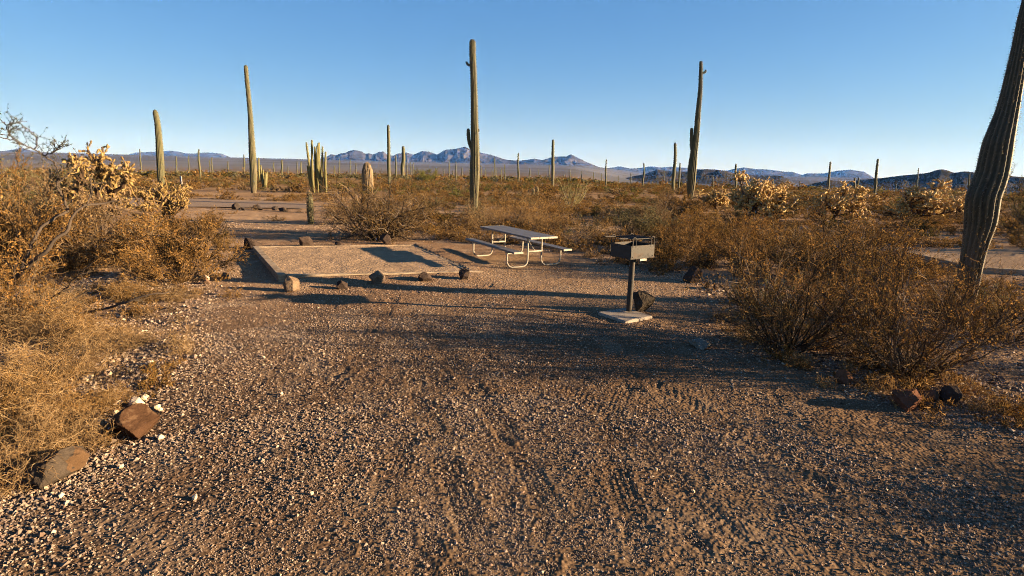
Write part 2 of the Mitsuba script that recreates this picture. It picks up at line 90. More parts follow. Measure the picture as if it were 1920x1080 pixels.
def ground_color(p, n, uv):
    r = dr.sqrt(p.x * p.x + p.y * p.y)
    big = fbm(p.x * 0.45, p.y * 0.45, 3.0)
    mid = fbm(p.x * 3.1, p.y * 3.1, 9.0)
    fine = noise(p.x * 70, p.y * 70, p.z * 70)
    speck = mikit.cell_rand(p.x * 110, p.y * 110)
    c = mix((0.4, 0.265, 0.16), (0.3, 0.19, 0.115), smoothstep(0.3, 0.7, big))
    c = mix(c, (0.46, 0.33, 0.22), smoothstep(0.5, 0.8, mid) * 0.6)
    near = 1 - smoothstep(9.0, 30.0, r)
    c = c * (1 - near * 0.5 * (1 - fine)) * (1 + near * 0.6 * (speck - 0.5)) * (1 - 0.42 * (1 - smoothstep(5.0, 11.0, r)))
    patch = fbm(p.x * 0.02, p.y * 0.02, 1.0, 4)
    scrub = mix((0.27, 0.16, 0.07), (0.2, 0.14, 0.06), smoothstep(0.35, 0.65, patch))
    c = mix(c, scrub, smoothstep(18, 110, r) * 0.8)
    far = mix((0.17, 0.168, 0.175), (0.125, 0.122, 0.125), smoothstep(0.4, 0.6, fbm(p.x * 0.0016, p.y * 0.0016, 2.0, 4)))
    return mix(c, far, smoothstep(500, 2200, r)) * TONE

def ground_bump(p, n, uv):
    r = dr.sqrt(p.x * p.x + p.y * p.y)
    w = 1 - smoothstep(8, 40, r)
    return w * (0.009 * noise(p.x * 60, p.y * 60) + 0.009 * noise(p.x * 24, p.y * 24, 4.0)) + (1 - w) * 0.06 * fbm(p.x * 2.5, p.y * 2.5)

def sand_color(p, n, uv):
    c = mix((0.42, 0.295, 0.19), (0.32, 0.225, 0.145), fbm(p.x * 2.2, p.y * 2.2, 3.0))
    return c * (0.8 + 0.35 * noise(p.x * 60, p.y * 60)) * TONE

def sand_bump(p, n, uv):
    return 0.009 * noise(p.x * 42, p.y * 42) + 0.009 * noise(p.x * 20, p.y * 20, 5.0)

def rock_bump(p, n, uv):
    return 0.012 * fbm(p.x * 34, p.y * 34, p.z * 34, 4)

def timber_color(p, n, uv):
    g = fbm(p.x * 9, p.y * 9, p.z * 60, 3)
    return mix((0.42, 0.33, 0.23), (0.26, 0.2, 0.14), smoothstep(0.3, 0.7, g)) * TONE

def asphalt_color(p, n, uv):
    return mix((0.27, 0.2, 0.15), (0.19, 0.145, 0.11), fbm(p.x * 0.8, p.y * 0.8)) * (0.8 + 0.4 * noise(p.x * 25, p.y * 25))

def concrete_color(p, n, uv):
    return mix((0.32, 0.28, 0.235), (0.17, 0.145, 0.12), fbm(p.x * 9, p.y * 9, p.z * 9, 4))

def grill_color(p, n, uv):
    return mix((0.034, 0.03, 0.026), (0.04, 0.025, 0.016), smoothstep(0.5, 0.75, fbm(p.x * 14, p.y * 14, p.z * 14, 4))) * (0.8 + 0.4 * fbm(p.x * 40, p.y * 40, p.z * 40))

def mountain_color(p, n, uv):
    a = fbm(p.x * 0.004, p.y * 0.004, p.z * 0.012, 4)
    return mix((0.075, 0.067, 0.07), (0.033, 0.032, 0.035), smoothstep(0.35, 0.65, a))

def hill_color(p, n, uv):
    return mix((0.062, 0.048, 0.03), (0.035, 0.032, 0.02), smoothstep(0.3, 0.7, fbm(p.x * 0.01, p.y * 0.01, p.z * 0.02, 4)))

def two(b):
    return {'type': 'twosided', 'inner': b}

def diffuse(t):
    return {'type': 'diffuse', 'reflectance': t}

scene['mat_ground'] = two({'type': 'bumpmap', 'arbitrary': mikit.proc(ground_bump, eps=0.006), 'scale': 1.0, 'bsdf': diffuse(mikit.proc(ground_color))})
scene['mat_sand'] = two({'type': 'bumpmap', 'arbitrary': mikit.proc(sand_bump, eps=0.006), 'scale': 1.0, 'bsdf': diffuse(mikit.proc(sand_color))})
scene['mat_rock'] = two({'type': 'bumpmap', 'arbitrary': mikit.proc(rock_bump, eps=0.004), 'scale': 1.0, 'bsdf': diffuse(VC)})
scene['mat_stone'] = two(diffuse(VC))
scene['mat_leaf'] = {'type': 'principledthin', 'base_color': VC, 'roughness': 0.7, 'spec_trans': 0.0, 'diff_trans': 0.7, 'eta': 1.3}
scene['mat_spine'] = {'type': 'principledthin', 'base_color': VC, 'roughness': 0.6, 'spec_trans': 0.0, 'diff_trans': 1.1, 'eta': 1.3}
scene['mat_cactus'] = two({'type': 'principled', 'base_color': VC, 'roughness': 0.6, 'specular': 0.3})
scene['mat_timber'] = two(diffuse(mikit.proc(timber_color)))
scene['mat_asphalt'] = two(diffuse(mikit.proc(asphalt_color)))
scene['mat_concrete'] = two(diffuse(mikit.proc(concrete_color)))
scene['mat_grill'] = two({'type': 'principled', 'base_color': mikit.proc(grill_color), 'roughness': 0.62, 'metallic': 0.0, 'specular': 0.25})
scene['mat_steel'] = two({'type': 'principled', 'base_color': {'type': 'rgb', 'value': [0.27, 0.24, 0.19]}, 'roughness': 0.5, 'metallic': 0.25})
scene['mat_plank'] = two({'type': 'principled', 'base_color': {'type': 'rgb', 'value': [0.105, 0.096, 0.088]}, 'roughness': 0.55, 'metallic': 0.15})
scene['mat_blue'] = two(diffuse({'type': 'rgb', 'value': [0.1, 0.16, 0.3]}))
scene['mat_mountain'] = two(diffuse(mikit.proc(mountain_color)))
scene['mat_hill'] = two(diffuse(mikit.proc(hill_color)))

# ---------------------------------------------------------------- scene helpers
taken = {}

def numbered(name):
    n = taken.get(name, 0)
    taken[name] = n + 1
    return name if n == 0 else f'{name}_{n:03d}'

def tag(key, label=None, cat=None, group=None, kind=None):
    d = labels.setdefault(key, {})
    for k, v in (('label', label), ('category', cat), ('group', group), ('kind', kind)):
        if v:
            d[k] = v

def thing(name, label, cat, group=None):
    key = numbered(name)
    tag(key, label, cat, group)
    return key

def part(parent, name, mesh, mat, smooth=False, color=None, label=None, **more):
    key = numbered(parent + '__' + name)
    scene[key] = mikit.ply(mesh, mat, smooth=smooth, color=None if color is None else np.asarray(color) * TONE, **more)
    if label:
        tag(key, label)
    return key

def whole(name, label, cat, mesh, mat, smooth=False, color=None, group=None):
    key = thing(name, label, cat, group)
    scene[key] = mikit.ply(mesh, mat, smooth=smooth, color=None if color is None else np.asarray(color) * TONE)
    return key

# ---------------------------------------------------------------- mesh helpers
def unit(v):
    return v / np.maximum(np.linalg.norm(v, axis=-1, keepdims=True), 1e-9)

def join(meshes):
    vs, fs, cs, at = [], [], [], 0
    for m in meshes:
        vs.append(m[0]); fs.append(m[1] + at); at += len(m[0])
        if len(m) > 2:
            cs.append(m[2])
    return (np.vstack(vs), np.vstack(fs)) + ((np.vstack(cs),) if cs else ())

def tubes(P, R, sides=3, color=None, cap=False):
    """N polylines of K points (N, K, 3) with radii (N, K) as one mesh; color (N, 3) or (N, K, 3)"""
    P, R = np.asarray(P, float), np.asarray(R, float)
    N, K = P.shape[:2]
    t = unit(np.gradient(P, axis=1))
    ref = np.where(np.abs(t.mean(1)[:, 2:3]) > 0.8, [[1.0, 0.13, 0]], [[0.1, 0.1, 1.0]])
    u = unit(np.cross(t, ref[:, None, :]))
    w = np.cross(t, u)
    a = np.arange(sides) * 2 * np.pi / sides
    V = P[:, :, None, :] + R[:, :, None, None] * (np.cos(a)[None, None, :, None] * u[:, :, None, :] + np.sin(a)[None, None, :, None] * w[:, :, None, :])
    i = np.arange(N * K * sides).reshape(N, K, sides)
    a0, a1 = i[:, :-1], i[:, 1:]
    b0, b1 = np.roll(a0, -1, 2), np.roll(a1, -1, 2)
    Fc = np.concatenate([np.stack([a0, b0, b1], -1).reshape(-1, 3), np.stack([a0, b1, a1], -1).reshape(-1, 3)])
    V = V.reshape(-1, 3)
    if cap:
        c = len(V) + np.arange(2 * N)
        V = np.vstack([V, P[:, 0], P[:, -1]])
        e0, e1 = i[:, 0], i[:, -1]
        Fc = np.vstack([Fc, np.stack([np.roll(e0, -1, 1), e0, np.repeat(c[:N, None], sides, 1)], -1).reshape(-1, 3), np.stack([e1, np.roll(e1, -1, 1), np.repeat(c[N:, None], sides, 1)], -1).reshape(-1, 3)])
    if color is None:
        return V, Fc
    C = np.broadcast_to(color[:, None, :] if np.ndim(color) == 2 else color, (N, K, 3))
    C = np.repeat(C.reshape(-1, 3), sides, 0)
    if cap:
        cc = np.broadcast_to(color[:, None, :] if np.ndim(color) == 2 else color, (N, K, 3))
        C = np.vstack([C, cc[:, 0], cc[:, -1]])
    return V, Fc, C

def grow(start, d, L, K, rng, wob=0.15, up=0.0, droop=0.0):
    """N polylines of K points from start along d, wandering"""
    N = len(start)
    P = np.empty((N, K, 3)); P[:, 0] = start
    d = unit(np.asarray(d, float))
    step = (np.asarray(L, float) / (K - 1))[:, None]
    for k in range(1, K):
        d = unit(d + wob * rng.normal(size=(N, 3)) + np.array([0, 0, up - droop * k / K]))
        P[:, k] = P[:, k - 1] + d * step
    return P

def spawn(P, n, t0, t1, spread, rng, up=0.0):
    """n side shoots per polyline: start points, directions"""
    N, K = P.shape[:2]
    t = rng.uniform(t0, t1, (N, n)) * (K - 1)
    i = np.minimum(t.astype(int), K - 2); f = (t - i)[..., None]
    rows = np.arange(N)[:, None]
    a, b = P[rows, i], P[rows, i + 1]
    s = a + (b - a) * f
    d = unit(unit(b - a) + spread * rng.normal(size=s.shape) + np.array([0, 0, up]))
    return s.reshape(-1, 3), d.reshape(-1, 3)

def along(P, n, t0, t1, rng):
    s, d = spawn(P, n, t0, t1, 0.0, rng)
    return s, d

def leaves(c, d, l, w, rng, color):
    """one diamond-shaped leaf (two triangles) per point"""
    N = len(c)
    d = unit(d + 0.9 * rng.normal(size=(N, 3)))
    s = unit(np.cross(d, rng.normal(size=(N, 3))))
    l = (l * rng.uniform(0.6, 1.4, N))[:, None]; w = (w * rng.uniform(0.6, 1.3, N))[:, None]
    V = np.stack([c, c + d * l * 0.5 + s * w * 0.5, c + d * l, c + d * l * 0.5 - s * w * 0.5], 1).reshape(-1, 3)
    i = np.arange(N)[:, None] * 4
    Fc = np.concatenate([i + [0, 1, 2], i + [0, 2, 3]])
    return V, Fc, np.repeat(color, 4, 0)

def tint(cols, n, rng, var=0.25):
    cols = np.asarray(cols, float)
    return np.clip(cols[rng.integers(0, len(cols), n)] * rng.uniform(1 - var, 1 + var, (n, 1)), 0, 0.9)

def shrub(seed, H, W, stems=22, subs=6, twigs=5, leaf=5, leaf_l=0.02, leaf_w=0.009, r0=0.007, stem_cols=((0.1, 0.08, 0.065),), leaf_cols=((0.32, 0.2, 0.07),), tilt=(0.0, 1.15), wob=0.16, up=0.06, twig_r=0.0016,
          foliage_from=0.15, dead=0.1, droop=0.0):
    """woody stems that fan out from one root, side shoots, twigs with small leaves: (stems mesh, foliage mesh), each with vertex colours"""
    rng = np.random.default_rng(seed)
    az = rng.uniform(0, 2 * np.pi, stems)
    th = tilt[0] + (tilt[1] - tilt[0]) * np.sqrt(rng.uniform(0, 1, stems))
    d = np.stack([np.sin(th) * np.cos(az), np.sin(th) * np.sin(az), np.cos(th)], -1)
    L = 1 / np.sqrt((np.sin(th) / (W / 2)) ** 2 + (np.cos(th) / H) ** 2) * rng.uniform(0.6, 0.98, stems)
    base = np.stack([np.cos(az), np.sin(az), 0 * az], -1) * rng.uniform(0, 0.07, (stems, 1)) * W - [0, 0, 0.03]
    A = grow(base, d, L, 7, rng, wob, up)
    B0, Bd = spawn(A, subs, 0.2, 0.97, 0.5, rng, 0.18)
    B = grow(B0, Bd, np.repeat(L, subs) * rng.uniform(0.18, 0.42, stems * subs), 5, rng, wob * 1.3, up, droop)
    C0, Cd = spawn(B, twigs, 0.15, 1.0, 0.6, rng, 0.1)
    C = grow(C0, Cd, np.repeat(L, subs * twigs) * rng.uniform(0.07, 0.2, stems * subs * twigs), 3, rng, wob * 1.5, 0, droop)
    taper = lambda a, b, K: np.linspace(a, b, K)[None]
    sc = tint(stem_cols, stems, rng)
    tone = rng.uniform(0.5, 1.4, (stems * subs, 1)) ** 1.2
    full = rng.uniform(size=stems * subs) < 0.78
    wood = join([tubes(A, taper(r0, r0 * 0.35, 7) * rng.uniform(0.6, 1.3, (stems, 1)), 5, sc),
                 tubes(B, taper(r0 * 0.42, max(r0 * 0.2, twig_r), 5) * rng.uniform(0.7, 1.2, (len(B), 1)), 3, tint(stem_cols, len(B), rng)),
                 tubes(C, taper(twig_r * 1.2, twig_r * 0.7, 3) * np.ones((len(C), 1)), 3, tint(stem_cols, len(C), rng) * 0.5 + tint(leaf_cols, len(C), rng) * 0.5)])
    live = rng.uniform(size=stems) > dead
    liveC = np.repeat(np.repeat(live, subs) & full, twigs)
    Q = C[liveC]
    c, dd = along(Q, leaf, 0.1, 1.0, rng)
    keep = (c[:, 2] > foliage_from * H)
    lt = np.repeat(np.repeat(tone, twigs, 0)[liveC], leaf, 0)[keep]
    c, dd = c[keep], dd[keep]
    fol = leaves(c, dd, leaf_l, leaf_w, rng, np.clip(tint(leaf_cols, len(c), rng, 0.3) * lt, 0, 0.8))
    return wood, fol

def ribbed(line, ribs, depth, nseg, seed, sides_per=4, cols=None, lump=0.05, corky=0.0):
    """a fluted cactus column along a line of (x, y, z, r): mesh with vertex colours"""
    rng = np.random.default_rng(seed)
    L = np.asarray(line, float)
    s = np.concatenate([[0], np.cumsum(np.linalg.norm(np.diff(L[:, :3], axis=0), axis=1))])
    tt = np.concatenate([np.linspace(0, s[-1], nseg)[:-1]])
    rt = L[-1, 3]
    tt = np.concatenate([tt, s[-1] - rt * (1 - np.sin(np.linspace(0.15, 1.0, 5) * np.pi / 2)) * 0 + np.linspace(0, 1, 5) * 0])
    tt = np.unique(tt)
    k = len(tt)
    from scipy.interpolate import PchipInterpolator
    P = np.stack([PchipInterpolator(s, L[:, i])(tt) for i in range(3)], -1)
    R = PchipInterpolator(s, L[:, 3])(tt)
    # a rounded tip
    tan = unit(P[-1] - P[-2])
    tip = [P[-1] + tan * rt * math.sin(a) * 1.1 for a in np.linspace(0.3, 1.5, 5)]
    P = np.vstack([P, tip]); R = np.concatenate([R, rt * np.cos(np.linspace(0.3, 1.5, 5))])
    k = len(P)
    n = ribs * sides_per
    ang = np.arange(n) / n * 2 * np.pi
    t = unit(np.gradient(P, axis=0))
    u = unit(np.cross(t, np.broadcast_to([0.03, 1.0, 0.02], t.shape))); w = np.cross(t, u)
    ph = 0.5 + 0.5 * np.cos(ang * ribs)
    ridge = ph ** 0.8
    zz = np.arange(k)[:, None] / k
    wobble = meshkit.fbm(np.stack(np.broadcast_arrays(np.cos(ang)[None] * 1.3 + seed, np.sin(ang)[None] * 1.3, P[:, 2:3] * 1.7), -1), 3, seed) - 0.5
    rr = R[:, None] * (1 - depth + depth * ridge[None]) * (1 + lump * 2 * wobble)
    V = P[:, None] + rr[..., None] * (np.cos(ang)[None, :, None] * u[:, None] + np.sin(ang)[None, :, None] * w[:, None])
    i = np.arange(k * n).reshape(k, n)
    a0, a1 = i[:-1], i[1:]
    b0, b1 = np.roll(a0, -1, 1), np.roll(a1, -1, 1)
    Fc = np.concatenate([np.stack([a0, b0, b1], -1).reshape(-1, 3), np.stack([a0, b1, a1], -1).reshape(-1, 3)])
    V = np.vstack([V.reshape(-1, 3), P[-1:] + tan * rt * 0.03])
    e = i[-1]
    Fc = np.vstack([Fc, np.stack([e, np.roll(e, -1), np.full(n, k * n)], -1)])
    skin, spine, cork = [np.asarray(c) for c in (cols or ((0.052, 0.058, 0.022), (0.17, 0.145, 0.068), (0.125, 0.095, 0.055)))]
    h = (P[:, 2] - P[0, 2]) / max(P[-1, 2] - P[0, 2], 1e-6)
    blot = meshkit.fbm(np.stack(np.broadcast_arrays(np.cos(ang)[None] * 2 + seed * 3, np.sin(ang)[None] * 2, P[:, 2:3] * 1.1), -1), 3, seed + 7)
    m = np.clip(ph[None] ** 3 * 0.9 + 0.5 * (rng.uniform(size=(k, n)) - 0.5), 0, 1)[..., None]
    C = skin * (1 - m) + spine * m
    q = np.clip(corky * ((1 - h[:, None] * 3.0) + (blot - 0.5) * 3.0), 0, 0.85)[..., None]
    C = C * (1 - q) + cork * q
    C = C * (0.8 + 0.45 * blot[..., None])
    pit = meshkit.fbm(np.stack(np.broadcast_arrays(np.cos(ang)[None] * 3 + seed * 5, np.sin(ang)[None] * 3, P[:, 2:3] * 2.6), -1), 2, seed + 9)
    C = C * (1 - 0.6 * sstep(0.7, 0.76, pit))[..., None]               # scars and holes
    return V, Fc, np.vstack([C.reshape(-1, 3), spine[None]])

def stone(seed, w, h, facets=14, sub=3, rough=0.06, d=None):
    """an angular stone of width w and height h, standing on z = 0"""
    rng = np.random.default_rng(seed)
    s = trimesh.creation.icosphere(subdivisions=sub)
    D = np.asarray(s.vertices)
    nrm = unit(rng.normal(size=(facets, 3)) * [1, 1, 0.8])
    off = rng.uniform(0.72, 1.0, facets)
    c = D @ nrm.T
    r = np.min(np.where(c > 0.15, off / np.maximum(c, 0.15), 9.0), axis=1)
    r = np.minimum(r, 1.6) * (1 + rough * 2 * (meshkit.fbm(D * 2.6 + seed * 1.7, 4, seed) - 0.5))
    V = D * r[:, None]
    V = V - (V.min(0) + V.max(0)) / 2
    ext = V.max(0) - V.min(0)
    V = V / ext * np.array([w, d or w * rng.uniform(0.75, 1.0), h * 1.25])
    V[:, 2] += h * 1.25 / 2 - h * 0.25
    return V, np.asarray(s.faces), D

def chamfer_box(sx, sy, sz, c):
    p = []
    for a in (-1, 1):
        for b in (-1, 1):
            for e in (-1, 1):
                for k in range(3):
                    q = np.array([a * sx / 2, b * sy / 2, e * sz / 2]); q -= np.array([a, b, e]) * c * (np.arange(3) != k)
                    p.append(q)
    p = np.array(p)
    m = trimesh.Trimesh(p, ConvexHull(p).simplices, process=False)
    m.fix_normals()
    return np.asarray(m.vertices), np.asarray(m.faces)

def spin(V, a, at=(0, 0, 0)):
    c, s = math.cos(a), math.sin(a)
    V = np.asarray(V, float)
    return np.stack([V[:, 0] * c - V[:, 1] * s, V[:, 0] * s + V[:, 1] * c, V[:, 2]], -1) + np.asarray(at, float)

def proto(key, **parts):
    """a shape group whose entries are the parts of one kind of plant: part = (mesh with colours, material, smooth)"""
    scene[key] = {'type': 'shapegroup', **{n: mikit.ply((m[0], m[1]), mat, smooth=sm, color=m[2] * TONE) for n, (m, mat, sm) in parts.items()}}
    return key

def put(key, kind, x, y, s, sz, turn):
    scene[key] = {'type': 'instance', 'group': {'type': 'ref', 'id': kind}, 'to_world': T().translate([x, y, gz(x, y) - 0.02]).rotate([0, 0, 1], float(turn)).scale([s, s, sz])}

def gz(x, y):
    return float(terrain(np.array([x]), np.array([y]))[0])

# ---------------------------------------------------------------- tent pad surfaces (used by the ground stones too)
PADC = np.array(PAD)                                                # near left, far left, far right, near right corner

def pad_uv(x, y):
    """(across 0..1 left to right, along 0..1 near to far) in the pad quad, by inverting its bilinear map"""
    u, v = np.full_like(x, 0.5), np.full_like(x, 0.5)
    nl, fl, fr, nr = PADC
    for _ in range(8):
        px = (1 - u) * (1 - v) * nl[0] + (1 - u) * v * fl[0] + u * v * fr[0] + u * (1 - v) * nr[0] - x
        py = (1 - u) * (1 - v) * nl[1] + (1 - u) * v * fl[1] + u * v * fr[1] + u * (1 - v) * nr[1] - y
        xu, yu = ((1 - v) * (nr[k] - nl[k]) + v * (fr[k] - fl[k]) for k in (0, 1))
        xv, yv = ((1 - u) * (fl[k] - nl[k]) + u * (fr[k] - nr[k]) for k in (0, 1))
        det = xu * yv - xv * yu
        det = np.where(np.abs(det) < 1e-6, 1e-6, det)
        u, v = np.clip(u - (px * yv - py * xv) / det, -3, 4), np.clip(v - (py * xu - px * yu) / det, -3, 4)
    return u, v

def pad_point(u, v):
    nl, fl, fr, nr = PADC
    u, v = np.asarray(u)[..., None], np.asarray(v)[..., None]
    return (1 - u) * (1 - v) * nl + (1 - u) * v * fl + u * v * fr + u * (1 - v) * nr

def pad_height(u, v):
    return 0.118 - 0.10 * u - 0.02 * v

# ---------------------------------------------------------------- tyre tracks
from scipy.spatial import cKDTree
tp, tt_, tw = [], [], []
for k, path in enumerate(TRACKS):
    q = np.array(path, float)
    s = np.concatenate([[0], np.cumsum(np.linalg.norm(np.diff(q, axis=0), axis=1))])
    n = int(s[-1] / 0.012) + 2
    from scipy.interpolate import PchipInterpolator
    w = PchipInterpolator(s, q)(np.linspace(0, s[-1], n))
    tp.append(w); tt_.append(unit(np.gradient(w, axis=0)))
    e = np.linspace(0, 1, n)
    tw.append(sstep(0, 0.15, e) * sstep(0, 0.15, 1 - e))
TP, TT, TW = np.vstack(tp), np.vstack(tt_), np.concatenate(tw)
TREE = cKDTree(TP)

def track_field(x, y):
    """(signed distance to the nearest tyre track, strength)"""
    d, i = TREE.query(np.stack([x, y], -1), distance_upper_bound=0.4)
    ok = np.isfinite(d)
    i = np.where(ok, i, 0)
    v = np.stack([x, y], -1) - TP[i]
    lat = TT[i, 0] * v[:, 1] - TT[i, 1] * v[:, 0]
    return np.where(ok, lat, 9.0), np.where(ok, TW[i], 0.0)

# ---------------------------------------------------------------- the ground, one sheet out to the horizon
def build_ground():
    az = np.radians(np.concatenate([np.linspace(-56, 56, 760), np.linspace(60, 300, 61)]))
    r = [0.7]
    while r[-1] < 31500:
        g = 0.0125 if r[-1] < 22 else 0.022 if r[-1] < 90 else 0.05
        r.append(r[-1] * (1 + g))
    r = np.array(r)
    A, Rr = np.meshgrid(az, r)
    x, y = Rr * np.sin(A), Rr * np.cos(A)
    xf, yf = x.ravel(), y.ravel()
    z = terrain(xf, yf)
    near = np.hypot(xf, yf) < 13
    lat, st = track_field(xf[near], yf[near])
    win = (1 - sstep(0.075, 0.11, np.abs(lat))) * st
    brk = sstep(0.35, 0.6, meshkit.fbm(np.stack([xf[near], yf[near], 0 * xf[near]], -1) / 0.5, 3, 61))
    soft = 0.35 + 0.65 * brk
    dz = win * soft * (-0.004 + 0.003 * np.cos(2 * np.pi * lat / 0.046)) + st * 0.0035 * soft * np.exp(-((np.abs(lat) - 0.13) / 0.035) ** 2)
    rf = np.random.default_rng(31)
    xn, yn = xf[near], yf[near]
    for _ in range(90):                                            # scuffs and footprints
        fr_, fa, fd = rf.uniform(2.3, 10.5), math.radians(rf.uniform(-40, 40)), rf.uniform(0, math.pi)
        fx, fy = fr_ * math.sin(fa), fr_ * math.cos(fa)
        m = np.hypot(xn - fx, yn - fy) < 0.3
        ca, sa = math.cos(fd), math.sin(fd)
        e1, e2 = ((xn[m] - fx) * ca + (yn[m] - fy) * sa) / 0.13, (-(xn[m] - fx) * sa + (yn[m] - fy) * ca) / 0.05
        q = np.sqrt(e1 ** 2 + e2 ** 2)
        dz[m] += rf.uniform(0.006, 0.016) * (-(1 - sstep(0.6, 1.1, q)) + 0.5 * np.exp(-((q - 1.3) / 0.3) ** 2))
    z[near] += dz
    u, v = pad_uv(xf, yf)                                          # the pad is filled: the ground under it stays below the sand
    inpad = (u > 0.0) & (u < 1.0) & (v > 0.0) & (v < 1.0) & (np.hypot(xf, yf) < 25)
    z[inpad] = np.minimum(z[inpad], -0.02)
    V = np.stack([xf, yf, z], -1)
    K, N = A.shape
    i = np.arange(K * N).reshape(K, N)
    a0, a1 = i[:-1], i[1:]
    b0, b1 = np.roll(a0, -1, 1), np.roll(a1, -1, 1)
    Fc = np.concatenate([np.stack([a0, b1, b0], -1).reshape(-1, 3), np.stack([a0, a1, b1], -1).reshape(-1, 3)])
    V = np.vstack([V, [[0, 0, gz(0, 0.0)]]])
    Fc = np.vstack([Fc, np.stack([i[0], np.roll(i[0], -1), np.full(N, K * N)], -1)])
    return V, Fc

GV, GF = build_ground()
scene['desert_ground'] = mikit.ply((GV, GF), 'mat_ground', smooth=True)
tag('desert_ground', 'sandy gravel desert floor of the campsite running out to the valley plain', 'ground', kind='structure')

# the camp road at left
ra, rb = (np.array(q, float) for q in ROAD)
n = 60
t0, t1 = np.linspace(0, 1, len(ra)), np.linspace(0, 1, n)
ra = np.stack([np.interp(t1, t0, ra[:, k]) for k in (0, 1)], -1); rb = np.stack([np.interp(t1, t0, rb[:, k]) for k in (0, 1)], -1)
g = np.linspace(0, 1, 12)[:, None, None]
XY = rb[None] * (1 - g) + ra[None] * g
ZZ = terrain(XY[..., 0], XY[..., 1], False) + 0.05 + 0.05 * (1 - (2 * g[..., 0] - 1) ** 2)
i = np.arange(12 * n).reshape(12, n)
RF = np.concatenate([np.stack([i[:-1, :-1], i[:-1, 1:], i[1:, 1:]], -1).reshape(-1, 3), np.stack([i[:-1, :-1], i[1:, 1:], i[1:, :-1]], -1).reshape(-1, 3)])
scene['road'] = mikit.ply((np.concatenate([XY, ZZ[..., None]], -1).reshape(-1, 3), RF), 'mat_asphalt', smooth=True)
tag('road', 'narrow worn asphalt camp road crossing behind the tent pad at left', 'road', kind='structure')

# ---------------------------------------------------------------- mountains and hills
def mountain(key, sil, D, depth, seed, label, mat, spur=34.0, rough=0.5, foot=-30.0, cat='mountains'):
    s = np.array(sil)
    n = int(max(60, (s[-1, 0] - s[0, 0]) * 26))
    az = np.linspace(s[0, 0], s[-1, 0], n)
    top = np.interp(az, s[:, 0], s[:, 1])
    m = 61
    t = np.linspace(-1, 1, m)
    A, Tt = np.meshgrid(np.radians(az), t)
    Rr = D + Tt * depth
    H = np.tan(np.radians(top))[None] * D + EYE
    H = H + D * 0.0005 * (meshkit.fbm(np.stack([az * 5.0, az * 0, az * 0 + seed], -1), 3, seed) - 0.5)[None]
    x, y = Rr * np.sin(A), Rr * np.cos(A)
    warp = 0.9 * meshkit.fbm(np.stack([np.degrees(A) * 0.8, Tt * 2.0, A * 0 + seed], -1), 2, seed + 3)
    q = np.stack([np.degrees(A) * spur / 34.0 + warp * 1.6, Tt * 1.3 + 7, A * 0 + seed], -1)
    rid = 1 - np.abs(2 * meshkit.noise(q, seed) - 1)
    rid2 = 1 - np.abs(2 * meshkit.noise(q * 2.3 + 11, seed + 1) - 1)
    rid3 = 1 - np.abs(2 * meshkit.noise(q * [5, 4, 1] + 31, seed + 2) - 1)
    at = np.abs(Tt)
    body = (1 - at) ** 1.25
    carve = sstep(0.0, 0.12, at) * (1 - 0.25 * at)
    k = 1 - rough * carve * (1 - (0.55 * rid + 0.3 * rid2 + 0.15 * rid3)) * 1.5
    base = terrain(x, y, False) + foot
    z = base + (H - base) * np.clip(body * k, 0, None)
    V = np.stack([x, y, z], -1).reshape(-1, 3)
    i = np.arange(m * n).reshape(m, n)
    Fc = np.concatenate([np.stack([i[:-1, :-1], i[1:, 1:], i[:-1, 1:]], -1).reshape(-1, 3), np.stack([i[:-1, :-1], i[1:, :-1], i[1:, 1:]], -1).reshape(-1, 3)])
    scene[key] = mikit.ply((V, Fc), mat, smooth=True)
    tag(key, label, cat, kind='structure')

mountain('mountains', RIDGE_CENTRE, 12000, 2600, 11, 'jagged blue mountain range across the middle of the horizon', 'mat_mountain', spur=30, rough=0.75)
mountain('mountains_001', RIDGE_FAR, 17000, 3000, 12, 'pale blue distant mountain range low on the right horizon', 'mat_mountain', spur=26, rough=0.5)
mountain('mountains_002', RIDGE_LEFT, 20000, 3000, 13, 'pale low mountain ridge on the left horizon beyond the plain', 'mat_mountain', spur=26, rough=0.5)
mountain('mountains_003', RIDGE_FAINT, 27000, 2500, 14, 'faint hazy peak at the far left edge of the horizon', 'mat_mountain', spur=26, rough=0.5)
mountain('hill', HILL_A, 3800, 800, 15, 'dark rounded hills at the right foot of the mountain range', 'mat_hill', spur=20, rough=0.35, foot=-6, cat='hill')
mountain('hill_001', HILL_B, 3000, 650, 16, 'dark long hill on the right behind the huge saguaro', 'mat_hill', spur=18, rough=0.3, foot=-6, cat='hill')

# ---------------------------------------------------------------- saguaros
SAG = 'saguaro cacti on the desert flat'

